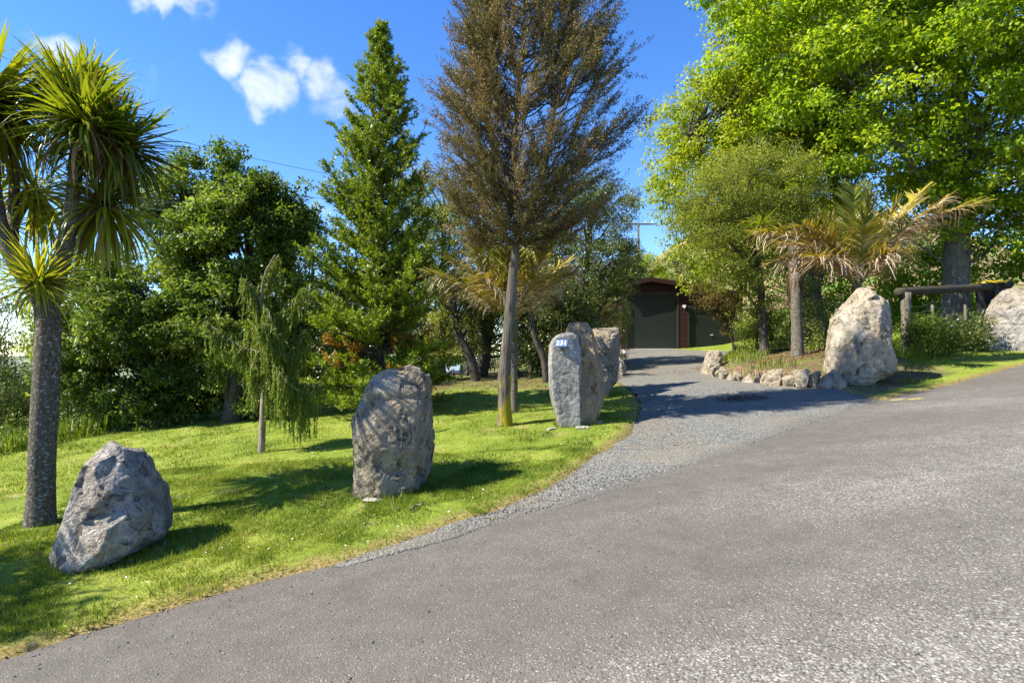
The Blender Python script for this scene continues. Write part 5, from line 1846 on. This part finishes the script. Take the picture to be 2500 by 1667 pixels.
plain('crownshaft_green', (0.075, 0.085, 0.025), 0.6, 0.3, 0.0, 0.35, 9.0)
fP = base_of(1180, d=11.8)
palm(fP, at(1180, 775, 11.8), 11.8,
     [(985, 625, -0.3, 0.10, 0.34, 0.35), (1040, 600, 0.5, 0.12, 0.42, 0.45), (1085, 578, -0.6, 0.10, 0.40, 0.5), (1128, 560, 0.3, 0.05, 0.18, 0.15), (1160, 570, -0.5, 0.05, 0.22, 0.15), (1205, 575, 0.5, 0.05, 0.25, 0.2),
      (1255, 580, -0.4, 0.08, 0.50, 0.4), (1300, 605, 0.4, 0.10, 0.55, 0.6), (1325, 625, -0.3, 0.12, 0.6, 0.8), (1275, 650, 0.9, 0.12, 0.7, 0.85), (1065, 665, 0.9, 0.12, 0.7, 0.85), (1235, 640, -0.9, 0.12, 0.6, 0.8), (1110, 640, -0.9, 0.12, 0.55, 0.7)],
     'shorter feather palm with orange-brown fronds behind the feathery tree trunk', 0.085, 0.55, 62, 300)
fQ = base_of(1968, d=14.9)
palm(fQ, at(1968, 690, 14.9), 14.9,
     [(1738, 535, -0.4, 0.22, 0.46, 0.55), (1800, 560, 0.6, 0.22, 0.62, 0.8), (1845, 520, -0.7, 0.16, 0.50, 0.4), (1900, 500, 0.5, 0.08, 0.45, 0.4), (1962, 432, 0.2, 0.02, 0.12, 0.06), (2000, 440, -0.2, 0.02, 0.16, 0.08), (1985, 520, -1.0, 0.06, 0.30, 0.3),
      (2060, 470, -0.4, 0.06, 0.50, 0.6), (2115, 440, 0.3, 0.08, 0.55, 0.75), (2175, 455, -0.3, 0.12, 0.62, 0.9), (2240, 468, 0.2, 0.16, 0.70, 0.95), (2140, 520, 0.8, 0.18, 0.7, 0.9), (1880, 590, -1.0, 0.18, 0.65, 0.9), (2060, 580, -1.0, 0.18, 0.65, 0.9),
      (1790, 600, -0.2, 0.26, 0.7, 0.95), (1920, 560, 1.0, 0.1, 0.5, 0.6)],
     'larger feather palm with drooping orange and bleached fronds behind the tan boulder', 0.12, 0.66, 70, 400)
# ------------------------------------------------------------------ garage
plain('cedar_red_shaded', (0.040, 0.017, 0.013), 0.75, 0.2, 0.0, 0.45, 5.0, 0.3)  # dark-stained timber, with the tree shade on the front worked into the colour
plain('door_green', (0.016, 0.021, 0.018), 0.5, 0.35, 0.0, 0.15, 2.0)
plain('roof_steel', (0.035, 0.024, 0.020), 0.5, 0.4, 0.0, 0.2, 2.0)
plain('concrete', (0.42, 0.40, 0.36), 0.9, 0.2, 0.0, 0.15, 3.0, 0.2)
plain('white_plastic', (0.75, 0.75, 0.72), 0.4)
plain('dark_interior', (0.012, 0.012, 0.012), 0.9)
GD = GAR_Y
gz0 = at(0, 803, GD)[2]
gar = empty('garage', (at(1560, 0, GD)[0], GD, gz0), label='dark red weatherboard garage with two green roller doors at driveway end', cat='garage')
go = np.array(gar.location)


def gxz(u, v):
    p = at(u, v, GD)
    return p[0] - go[0], p[2] - go[2]


xL, _ = gxz(1430, 0)
xR, _ = gxz(1706, 0)
xA, zA = gxz(1493, 642)
_, zEL = gxz(0, 656)
_, zER = gxz(0, 677)
d1 = (gxz(1439, 676), gxz(1557, 803))
d2 = (gxz(1581, 706), gxz(1690, 803))


def roof_z(x):
    return np.where(x < xA, zEL + (zA - zEL) * (x - xL) / (xA - xL), zA + (zER - zA) * (x - xA) / (xR - xA))


wm = MB()
ch = 0.135
zc = -0.25
while zc < zA:
    z1_ = zc + ch
    # pieces of this course between the door openings
    spans = [(xL, xR)]
    for (a, b) in (d1, d2):
        if zc < a[1] - 0.02:
            new = []
            for (s, e) in spans:
                if s < a[0]:
                    new.append((s, min(e, a[0])))
                if e > b[0]:
                    new.append((max(s, b[0]), e))
            spans = new
    for (s, e) in spans:
        xs_ = np.linspace(s, e, 14)
        keep = roof_z(xs_) - 0.03 > zc
        if keep.sum() < 2:
            continue
        xs_ = xs_[keep]
        zt_ = np.minimum(z1_, roof_z(xs_) - 0.02)
        n_ = len(xs_)
        V = np.r_[np.stack([xs_, np.full(n_, -0.028), np.full(n_, zc)], 1), np.stack([xs_, np.full(n_, -0.006), zt_], 1), np.stack([xs_, np.full(n_, 0.01), np.full(n_, zc)], 1)]
        i = np.arange(n_ - 1)
        wm.add(V, np.r_[np.stack([i, i + 1, n_ + i + 1, n_ + i], 1), np.stack([2 * n_ + i, 2 * n_ + i + 1, i + 1, i], 1)])
    zc = z1_
wm.build('weatherboards', 'cedar_red_shaded', gar, smooth=False, kind='stuff')
bk = MB()
DEPTH = 8.0
bk.box(((xL + xR) / 2, DEPTH / 2 + 0.4, (zER - 0.3) / 2), ((xR - xL) / 2 - 0.02, DEPTH / 2, (zER - 0.3) / 2 + 0.2))
bk.build('side_walls', 'cedar_red_shaded', gar, smooth=False)
rf = MB()
for (xa, za, xb, zb) in ((xL - 0.25, zEL - 0.05, xA, zA), (xA, zA, xR + 0.25, zER - 0.02)):
    n_ = 30
    xs_ = np.linspace(xa, xb, n_)
    zs_ = np.linspace(za, zb, n_) + 0.012 * np.cos(np.arange(n_) * np.pi)
    for (y0, y1) in ((-0.28, DEPTH + 0.5),):
        V = np.r_[np.stack([xs_, np.full(n_, y0), zs_ + 0.10], 1), np.stack([xs_, np.full(n_, y1), zs_ + 0.10], 1), np.stack([xs_, np.full(n_, y0), zs_ - 0.0], 1), np.stack([xs_, np.full(n_, y1), zs_], 1)]
        i = np.arange(n_ - 1)
        rf.add(V, np.r_[np.stack([i, i + 1, n_ + i + 1, n_ + i], 1), np.stack([2 * n_ + i, 2 * n_ + i + 1, i + 1, i], 1), np.stack([2 * n_ + i, 3 * n_ + i, 3 * n_ + i + 1, 2 * n_ + i + 1], 1)])
rfo = rf.build('roof', 'roof_steel', gar, smooth=False)
fa = MB()
for (xa, za, xb, zb) in ((xL - 0.25, zEL - 0.05, xA, zA), (xA, zA, xR + 0.25, zER - 0.02)):
    V = np.array([(xa, -0.30, za - 0.13), (xb, -0.30, zb - 0.13), (xb, -0.30, zb + 0.06), (xa, -0.30, za + 0.06), (xa, -0.265, za - 0.13), (xb, -0.265, zb - 0.13), (xb, -0.265, zb + 0.06), (xa, -0.265, za + 0.06)])
    fa.add(V, [(0, 1, 2, 3), (5, 4, 7, 6), (4, 5, 1, 0), (3, 2, 6, 7), (0, 3, 7, 4), (1, 5, 6, 2)])
fa.build('bargeboard', 'cedar_red_shaded', rfo, smooth=False)
for di, (a, b) in enumerate((d1, d2)):
    dm = MB()
    zz = np.arange(0.03, a[1] + 0.001, 0.0225)
    ph = (zz / 0.09) % 1.0
    yy_ = 0.06 + 0.014 * np.where(ph < 0.75, 0.0, 1.0)
    V = np.r_[np.stack([np.full(len(zz), a[0]), yy_, zz], 1), np.stack([np.full(len(zz), b[0]), yy_, zz], 1)]
    i = np.arange(len(zz) - 1)
    dm.add(V, np.stack([i, len(zz) + i, len(zz) + i + 1, i + 1], 1))
    door = dm.build('roller_door', 'door_green', gar, smooth=False)
    fr = MB()
    for xx in (a[0], b[0]):
        fr.box((xx, 0.012, a[1] / 2), (0.045, 0.05, a[1] / 2 + 0.02))
    fr.box(((a[0] + b[0]) / 2, 0.012, a[1] + 0.05), ((b[0] - a[0]) / 2 + 0.04, 0.048, 0.05))
    fr.build('door_frame', 'roof_steel', gar, smooth=False)
    bb_ = MB()
    bb_.box(((a[0] + b[0]) / 2, 0.05, 0.035), ((b[0] - a[0]) / 2 - 0.05, 0.02, 0.025))
    bb_.build('bottom_rail', 'concrete', door, smooth=False)
    if di == 1:
        hd_ = MB()
        hd_.box((a[0] + (b[0] - a[0]) * 0.50, 0.03, a[1] * 0.35), (0.06, 0.02, 0.02))
        hd_.build('handle', 'white_plastic', door, smooth=False)
for (u, v, r) in ((1571, 703, 0.075), (1565, 673, 0.045)):
    lx, lz = gxz(u, v)
    lm = MB()
    lm.box((lx, -0.07, lz), (r, 0.04, r * 0.7))
    lm.tube([(lx, -0.11, lz - r * 0.4), (lx, -0.11, lz - r * 1.5)], r * 0.45, 8)
    lm.build('wall_light', 'white_plastic', gar, smooth=False)
sl = MB()
sl.box(((xL + xR) / 2, -0.35, -0.085), ((xR - xL) / 2 + 0.1, 0.75, 0.1))
sl.build('concrete_apron', 'concrete', gar, smooth=False)

# ------------------------------------------------------------------ log rail, wire fence, bin
bark_mat('weathered_log', (0.022, 0.019, 0.015), (0.075, 0.066, 0.052), (3, 22, 22), 0.9, spots=(0.08, 0.085, 0.045))
bark_mat('weathered_post', (0.06, 0.052, 0.04), (0.21, 0.185, 0.15), (20, 20, 3), 0.9)
plain('wire_grey', (0.30, 0.30, 0.29), 0.5, 0.5, 0.6, 0.1)
dF = 16.7
q0 = at(2080, 0, dF)
rail = empty('log_rail_fence', (q0[0], q0[1], float(top_h(q0[0], q0[1])[0])), label='heavy weathered log rail on two stout posts before the maple', cat='fence')
ro = np.array(rail.location)
b = MB()
b.tube(smooth_path([at(2062, 671, dF), at(2130, 667, dF + 0.5), at(2230, 662, dF + 1.4), at(2318, 654, dF + 2.1)], 20), 0.125 + 0.012 * np.sin(np.arange(20) * 1.7), 14, lump=0.1, seed=5)
b.build('rail', 'weathered_log', rail, ro)
for (u, v0, r, dd) in ((2081, 672, 0.13, 0.02), (2297, 664, 0.19, 1.95)):
    p = at(u, v0, dF + dd)
    z_ = float(top_h(p[0], p[1])[0])
    b = MB()
    b.tube(np.linspace((p[0], p[1], z_ - 0.2), (p[0], p[1], p[2]), 10), r, 12, lump=0.08, seed=int(u))
    b.build('post', 'weathered_post', rail, ro)
wf = empty('wire_fence', tuple(at(2143, 0, dF + 0.35)[:2]) + (float(top_h(*at(2143, 0, dF + 0.35)[:2])[0]),), label='thin wire fence with slim posts under the log rail', cat='fence')
wo = np.array(wf.location)
for (u, v0, r, dd) in ((2142, 700, 0.045, 0.8), (2218, 700, 0.05, 1.4), (2262, 740, 0.03, 1.7)):
    p = at(u, v0, dF + dd)
    z_ = float(top_h(p[0], p[1])[0])
    b = MB()
    b.tube(np.linspace((p[0], p[1], z_ - 0.2), (p[0], p[1], p[2]), 8), r, 8, lump=0.1, seed=int(u))
    b.build('post', 'weathered_post', wf, wo)
for k in range(6):
    b = MB()
    v_ = 704 + 14 * k
    b.tube(curve_pts(at(2085, v_, dF + 0.30), at(2292, v_ - 12, dF + 1.9), 8, 0.006), 0.0035, 4, cap=False)
    b.build('wire', 'wire_grey', wf, wo)
dg_ = 17.4
gf = empty('wire_fence', tuple(at(1892, 0, dg_)[:2]) + (float(top_h(*at(1892, 0, dg_)[:2])[0]),), label='short run of post and wire fence left of the tan boulder', cat='fence')
gfo = np.array(gf.location)
for u in (1892, 1928):
    p = at(u, 735, dg_)
    z_ = float(top_h(p[0], p[1])[0])
    b = MB()
    b.tube(np.linspace((p[0], p[1], z_ - 0.2), p, 8), 0.045, 8, lump=0.1, seed=u)
    b.build('post', 'weathered_post', gf, gfo)
for v in (736, 752, 768):
    b = MB()
    b.tube(curve_pts(at(1885, v, dg_), at(1932, v - 3, dg_), 6, 0.01), 0.006, 4, cap=False)
    b.build('wire', 'wire_grey', gf, gfo)

plain('bin_black', (0.010, 0.011, 0.013), 0.7, 0.2)
plain('bin_yellow', (0.55, 0.36, 0.012), 0.45, 0.4)
dB = 18.6
pb = at(2272, 0, dB)
zb_ = float(top_h(pb[0], pb[1])[0])
bn = empty('rubbish_bin', (pb[0], pb[1], zb_), label='black wheelie bin with yellow lid behind the log rail', cat='bin')
topz = at(0, 652, dB)[2] - zb_
bm_ = MB()
hb_, ht_ = (0.21, 0.25), (0.29, 0.36)
V = [(-hb_[0], -hb_[1], 0.06), (hb_[0], -hb_[1], 0.06), (hb_[0], hb_[1], 0.06), (-hb_[0], hb_[1], 0.06), (-ht_[0], -ht_[1], topz), (ht_[0], -ht_[1], topz), (ht_[0], ht_[1], topz), (-ht_[0], ht_[1], topz)]
bm_.add(V, [(0, 3, 2, 1), (4, 5, 6, 7), (0, 1, 5, 4), (1, 2, 6, 5), (2, 3, 7, 6), (3, 0, 4, 7)])
bm_.box((0, 0, topz - 0.04), (ht_[0] + 0.03, ht_[1] + 0.03, 0.03))
bm_.build('body', 'bin_black', bn, smooth=False)
ld = MB()
g_ = np.linspace(-1, 1, 9)
gxx, gyy = np.meshgrid(g_, g_)
dome = 0.03 + 0.075 * (1 - np.abs(gxx) ** 3) * (1 - np.abs(gyy) ** 3)
V = np.stack([gxx.ravel() * (ht_[0] + 0.06), gyy.ravel() * (ht_[1] + 0.07), topz + dome.ravel()], 1)
i = (np.arange(8)[:, None] * 9 + np.arange(8)[None]).ravel()
ld.add(V, np.stack([i, i + 1, i + 10, i + 9], 1))
ld.box((0, 0, topz + 0.012), (ht_[0] + 0.06, ht_[1] + 0.07, 0.02))
ld.build('lid', 'bin_yellow', bn)
for sx in (-1, 1):
    w_ = MB()
    w_.tube([(sx * 0.26, 0.32, 0.1), (sx * 0.32, 0.32, 0.1)], 0.1, 14)
    w_.build('wheel', 'bin_black', bn)
hn = MB()
hn.tube([(-0.26, 0.48, topz - 0.06), (0.26, 0.48, topz - 0.06)], 0.018, 8)
hn.build('handle', 'bin_black', bn)
bn.rotation_euler = (0, 0, math.radians(52))

# ------------------------------------------------------------------ power pole and lines
dP = 62.0
pp_ = at(1466, 0, dP)
pole = empty('power_pole', (pp_[0], pp_[1], float(top_h(pp_[0], pp_[1])[0])), label='distant wooden power pole with crossarm above the garage', cat='power pole')
po_ = np.array(pole.location)
b = MB()
b.tube(np.linspace((pp_[0], pp_[1], po_[2] - 0.3), at(1466, 510, dP), 6), np.linspace(0.17, 0.12, 6), 8)
b.build('post', 'weathered_post', pole, po_)
b = MB()
b.box(at(1466, 515, dP), (1.6, 0.07, 0.08))
b.build('crossarm', 'weathered_post', pole, po_, smooth=False)
for u in (1434, 1452, 1482, 1498):
    b = MB()
    b.tube([at(u, 514, dP), at(u, 508, dP)], 0.06, 6)
    b.build('insulator', 'white_plastic', pole, po_)
plain('cable_dark', (0.03, 0.03, 0.032), 0.6)
for k, (u0, v0, u1, v1, sg, lab) in enumerate([(-420, 118, 1452, 508, 0.022, 'upper power line crossing the sky behind the conifer'), (-420, 268, 1482, 508, 0.024, 'lower power line crossing the sky behind the conifer')]):
    A_, B_ = at(u0, v0, 30.0), at(u1, v1, dP)
    b = MB()
    b.tube(curve_pts(A_, B_, 40, sg, 0.0), 0.016, 5, cap=False)
    b.build('power_line', 'cable_dark', None, A_, label=lab, cat='power line')

# ------------------------------------------------------------------ car parked beyond the trees
plain('car_paint', (0.045, 0.055, 0.06), 0.25, 0.6)
plain('car_glass', (0.20, 0.26, 0.27), 0.08, 0.8)
plain('car_black', (0.012, 0.012, 0.013), 0.5)
plain('car_lamp', (0.7, 0.72, 0.7), 0.15, 0.7)
dCar = 44.0
pc = at(1042, 0, dCar)
zc_ = float(top_h(pc[0], pc[1])[0])
car = empty('parked_car', (pc[0], pc[1], zc_), label='dark off-road car parked in the clearing beyond the trees', cat='car')
sec = [(-2.1, 0.55, 0.95, 0.80), (-2.0, 0.42, 1.02, 0.86), (-1.1, 0.40, 1.08, 0.90), (-0.75, 0.40, 1.12, 0.91), (0.2, 0.40, 1.12, 0.92), (1.6, 0.40, 1.12, 0.92), (2.15, 0.45, 1.05, 0.88)]


def hull(mb, secs):
    V, n_ = [], 8
    for (y, z0_, z1_, w) in secs:
        V += [(-w * 0.9, y, z0_), (-w, y, z0_ + 0.12), (-w, y, z1_ - 0.12), (-w * 0.9, y, z1_), (w * 0.9, y, z1_), (w, y, z1_ - 0.12), (w, y, z0_ + 0.12), (w * 0.9, y, z0_)]
    Q_ = []
    for i in range(len(secs) - 1):
        for j in range(n_):
            Q_.append((i * n_ + j, i * n_ + (j + 1) % n_, (i + 1) * n_ + (j + 1) % n_, (i + 1) * n_ + j))
    m = (len(secs) - 1) * n_
    Q_ += [(0, 3, 2, 1), (0, 7, 4, 3), (7, 6, 5, 4), (m, m + 1, m + 2, m + 3), (m, m + 3, m + 4, m + 7), (m + 7, m + 4, m + 5, m + 6)]
    mb.add(np.array(V), Q_)


b = MB()
hull(b, sec)
cbody = b.build('body', 'car_paint', car)
b = MB()
hull(b, [(-0.75, 1.08, 1.16, 0.84), (-0.1, 1.08, 1.70, 0.74), (0.2, 1.08, 1.78, 0.72), (1.6, 1.08, 1.78, 0.72), (2.1, 1.08, 1.3, 0.80)])
b.build('cabin', 'car_paint', car)
b = MB()
b.add([(-0.70, -0.71, 1.17), (0.70, -0.71, 1.17), (0.62, -0.15, 1.66), (-0.62, -0.15, 1.66)], [(0, 1, 2, 3)])
b.V[-1] = b.V[-1] + np.array((0, -0.03, 0.03))
b.build('windscreen', 'car_glass', car, smooth=False)
for sx in (-1, 1):
    b = MB()
    b.add(np.array([(sx * 0.86, -0.35, 1.2), (sx * 0.86, 1.7, 1.2), (sx * 0.76, 1.55, 1.66), (sx * 0.76, 0.0, 1.66)]), [(0, 1, 2, 3)])
    b.build('side_window', 'car_glass', car, smooth=False)
    b = MB()
    b.tube([(sx * 0.62, -2.06, 0.82), (sx * 0.62, -2.13, 0.82)], 0.13, 14)
    b.build('headlight', 'car_lamp', car)
    for yy_ in (-1.35, 1.35):
        b = MB()
        b.tube([(sx * 0.70, yy_, 0.38), (sx * 0.95, yy_, 0.38)], 0.38, 18)
        wl_ = b.build('wheel', 'car_black', car)
        b = MB()
        b.tube([(sx * 0.955, yy_, 0.38), (sx * 0.965, yy_, 0.38)], 0.21, 12)
        b.build('rim', 'car_lamp', wl_)
    b = MB()
    b.box((sx * 1.0, -0.55, 1.18), (0.10, 0.06, 0.08))
    b.build('mirror', 'car_black', car, smooth=False)
b = MB()
b.box((0, -2.11, 0.80), (0.45, 0.02, 0.12))
b.box((0, -2.14, 0.52), (0.88, 0.06, 0.10))
b.build('grille', 'car_black', car, smooth=False)
b = MB()
b.box((0, -2.21, 0.55), (0.18, 0.008, 0.06))
b.build('number_plate', 'white_plastic', car, smooth=False)
car.rotation_euler = (0, 0, math.radians(-14))

# ------------------------------------------------------------------ odds and ends on the ground
bark_mat('twig_bark', (0.12, 0.085, 0.055), (0.30, 0.235, 0.165), (20, 20, 20), 0.5)
for k, (u0, v0, u1, v1, r, lab) in enumerate([
        (940, 1176, 975, 1158, 0.010, 'short broken stick lying before the tall middle boulder'), (1405, 1028, 1490, 1030, 0.009, 'thin stick across the lawn corner by the gravel'),
        (1290, 965, 1268, 975, 0.010, 'small stick beside the numbered slab'), (1245, 1003, 1262, 990, 0.010, 'fallen twig on grass between feathery tree and numbered slab'),
        (356, 1150, 425, 1147, 0.009, 'dry twig on the lawn right of the triangular boulder top'), (505, 1138, 555, 1128, 0.010, 'dry twig on the sunny lawn below the weeping tree')]):
    a, e = lawn_at(u0, v0), lawn_at(u1, v1)
    P = curve_pts((*a, float(top_h(*a)[0]) + 0.03), (*e, float(top_h(*e)[0]) + 0.03), 8, 0, 0.08, k)
    b = MB()
    b.tube(P, np.linspace(r, r * 0.45, 8), 6)
    for q in (3, 5):
        b.tube(curve_pts(P[q], P[q] + (RNG.normal(0, 0.06), RNG.normal(0, 0.06), 0.02), 4, 0, 0.1, q), np.linspace(r * 0.5, r * 0.3, 4), 4)
    b.build('stick', 'twig_bark', None, P[0], label=lab, cat='stick')

leaf_mat('dead_leaf', [(0.0, (0.06, 0.035, 0.018)), (0.5, (0.17, 0.095, 0.045)), (1.0, (0.34, 0.21, 0.12))], 0.2, 0.7, 0.2)
lt = MB()


def litter(cx, cy, rx, ry, n, hf, size=0.05, t0=0.5):
    a = RNG.random(n) * 6.283
    q = np.sqrt(RNG.random(n))
    x, y = cx + rx * q * np.cos(a), cy + ry * q * np.sin(a)
    P = np.stack([x, y, hf(x, y) + RNG.uniform(0.01, 0.03, n)], 1)
    D = unit(np.stack([RNG.normal(size=n), RNG.normal(size=n), RNG.normal(0, 0.15, n)], 1))
    lt.leaves(P, D, size * RNG.uniform(0.6, 1.3, n), size * 0.5, np.clip(RNG.normal(t0, 0.22, n), 0, 1), 0.3, np.tile((0, 0, 1.0), (n, 1)) + RNG.normal(0, 0.3, (n, 3)))


dp = ground_at(1702, 918)
litter(dp[0], dp[1], 0.55, 0.35, 420, lambda x, y: base_h(x, y) + 0.02, 0.045, 0.2)
bq = ground_at(1860, 862)
litter(bq[0] + 0.4, bq[1] + 1.0, 1.6, 0.9, 900, lambda x, y: soil_h(x, y) + 0.03, 0.07, 0.6)
bq = ground_at(1700, 850)
litter(bq[0] + 0.2, bq[1] + 0.8, 1.4, 1.2, 600, lambda x, y: soil_h(x, y) + 0.03, 0.06, 0.5)
bq = ground_at(1580, 856)
litter(bq[0], bq[1], 1.2, 0.6, 160, lambda x, y: base_h(x, y) + 0.02, 0.05, 0.8)
litter(-3.0, 7.5, 3.5, 3.5, 140, lambda x, y: soil_h(x, y) + 0.05, 0.045, 0.7)
litter(-3.0, 17.5, 5.0, 2.0, 1500, lambda x, y: soil_h(x, y) + 0.03, 0.07, 0.3)
lt.build('leaf_litter', 'dead_leaf', kind='stuff', label='dry brown leaf litter under the trees and on the driveway', cat='leaf litter')

# long grass and weeds along the drop at the lawn's edge, and in the bed
lg = MB()


def tall(n, xs_, ys_, hmin, hmax, w, t0, keep=None):
    x = RNG.uniform(*xs_, n)
    y = RNG.uniform(*ys_, n)
    if keep is not None:
        k = keep(x, y)
        x, y = x[k], y[k]
    n = len(x)
    a = RNG.random(n) * 6.283
    h = RNG.uniform(hmin, hmax, n)
    z = soil_h(x, y)
    P0 = np.stack([x, y, z], 1)
    o_ = np.stack([np.cos(a), np.sin(a), 0 * a], 1) * (h * RNG.uniform(0.2, 0.8, n))[:, None]
    sd_ = np.stack([-np.sin(a), np.cos(a), 0 * a], 1) * w / 2
    P1 = P0 + o_ * 0.35 + np.stack([0 * a, 0 * a, h * 0.75], 1)
    P2 = P0 + o_ + np.stack([0 * a, 0 * a, h * 0.85], 1)
    V = np.stack([P0 - sd_, P0 + sd_, P1 + sd_, P1 - sd_, P2], 1).reshape(-1, 3)
    i = np.arange(n) * 5
    lg.add(V, np.stack([i, i + 1, i + 2, i + 3], 1), np.stack([i + 3, i + 2, i + 4], 1), np.repeat(np.clip(RNG.normal(t0, 0.18, n), 0, 0.95), 5))


tall(16000, (-13.5, -9.0), (6.5, 20), 0.15, 0.65, 0.018, 0.3, lambda x, y: x < -9.5 + 0.5 * np.sin(y * 1.7) + 0.3 * np.sin(y * 4.1))
tall(3000, (-9.5, -4), (16.0, 19.0), 0.2, 0.6, 0.02, 0.45)
tall(9000, (9.0, 17.5), (13.8, 20.5), 0.15, 0.6, 0.014, 0.3, lambda x, y: (road_s(x, y) > 1.55 + 0.25 * np.sin(x * 2.1)) & (road_s(x, y) < 3.2))
tall(4500, (4.5, 10.8), (14.5, 21), 0.08, 0.35, 0.014, 0.4, lambda x, y: in_poly(x, y, BED_REG) & (vnoise(np.stack([x, y, 0 * x], 1), 1.0, 3) > 0))
lg.build('long_grass', 'grass_blade', kind='stuff', label='tall rough grass along the edges of lawn and bed', cat='grass')

p_ = base_of(167, d=17.5)
b = MB()
b.tube(np.linspace(p_ - (0, 0, 0.3), at(167, 958, 17.5), 6), 0.09, 9, lump=0.06)
b.build('fence_post', 'weathered_post', None, p_, label='short dark fence post in the long grass right of the cabbage trunk', cat='fence post')

# worn yellow paint dashes near the road edge
plain('paint_yellow', (0.30, 0.235, 0.10), 0.8, 0.2, 0.0, 0.5, 30.0)
for (u0, u1, v) in ((2050, 2082, 921), (2092, 2125, 919)):
    a, e = ground_at(u0, v), ground_at(u1, v - 3)
    A_ = np.linspace(a, e, 10)
    B_ = A_ + np.array((0.02, 0.16))
    V, Q_ = loft(A_, B_, 5, base_h, 0.005)
    put('road_marking', mesh_np('road_marking', V, Q_, None, 'paint_yellow'), parent=bpy.data.objects['road'])

# a belt of trees across the valley floor behind everything
for k, (u, d, v0, w, lab) in enumerate([(780, 58, 640, 120, 'far tree glimpsed between conifer and weeping tree'), (1000, 62, 650, 130, 'far tree behind the parked car'),
                                        (1180, 60, 640, 120, 'far tree behind the two palm-side trunks'), (600, 55, 690, 110, 'far tree low behind the evergreens'), (1320, 50, 640, 90, 'far tree behind the numbered boulder grove')]):
    round_tree('far_tree', lab, base_of(u, d=d), [(v0, u - w * 0.3, u + w * 0.3), (v0 + 60, u - w * 0.8, u + w * 0.8), (v0 + 130, u - w, u + w), (v0 + 195, u - w, u + w)], d, 'leaf_wood', 'bark_dark', 90, 1.7, 200, 0.24, 0.13, 0.42, 0.3,
               limbs=12, sub=6, subr=0.4, group='far trees')

# grass and weeds crowding the feet of the boulders and trunks
rim = MB()
feet = []
for o in bpy.data.objects:
    if o.name.startswith('boulder'):
        co = np.empty(len(o.data.vertices) * 3)
        o.data.vertices.foreach_get('co', co)
        co = co.reshape(-1, 3) + np.array(o.location)
        gz_ = soil_h(co[:, 0], co[:, 1])
        k_ = np.abs(co[:, 2] - gz_ - 0.03) < 0.05
        feet.append((co[k_], np.array(o.location)))
for (F_, c_) in feet:
    if len(F_) < 10:
        continue
    n_ = 420
    pick_ = F_[RNG.integers(0, len(F_), n_)]
    o_ = unit((pick_ - c_) * (1, 1, 0))
    q_ = pick_ + o_ * RNG.uniform(0.0, 0.09, (n_, 1))
    ok = paved_sd(q_[:, 0], q_[:, 1]) > 0.02
    q_ = q_[ok]
    if len(q_) == 0:
        continue
    Vb, Fb, Tb = blades(q_[:, 0], q_[:, 1], soil_h(q_[:, 0], q_[:, 1]) + 0.02, RNG.uniform(0.04, 0.14, len(q_)), np.full(len(q_), 0.009), np.clip(RNG.normal(0.4, 0.2, len(q_)), 0, 0.95), 0.45)
    rim.add(Vb, None, Fb, Tb)
for f_ in (fC, fN, fW, fA, fB, fP):
    a = RNG.random(160) * 6.283
    q_ = f_[:2] + np.stack([np.cos(a), np.sin(a)], 1) * RNG.uniform(0.10, 0.26, (160, 1))
    Vb, Fb, Tb = blades(q_[:, 0], q_[:, 1], soil_h(q_[:, 0], q_[:, 1]) + 0.02, RNG.uniform(0.03, 0.11, 160), np.full(160, 0.010), np.clip(RNG.normal(0.45, 0.2, 160), 0, 0.95), 0.45)
    rim.add(Vb, None, Fb, Tb)
rim.build('unmown_grass', 'grass_blade', kind='stuff', label='longer unmown grass round the feet of boulders and trunks', cat='grass')
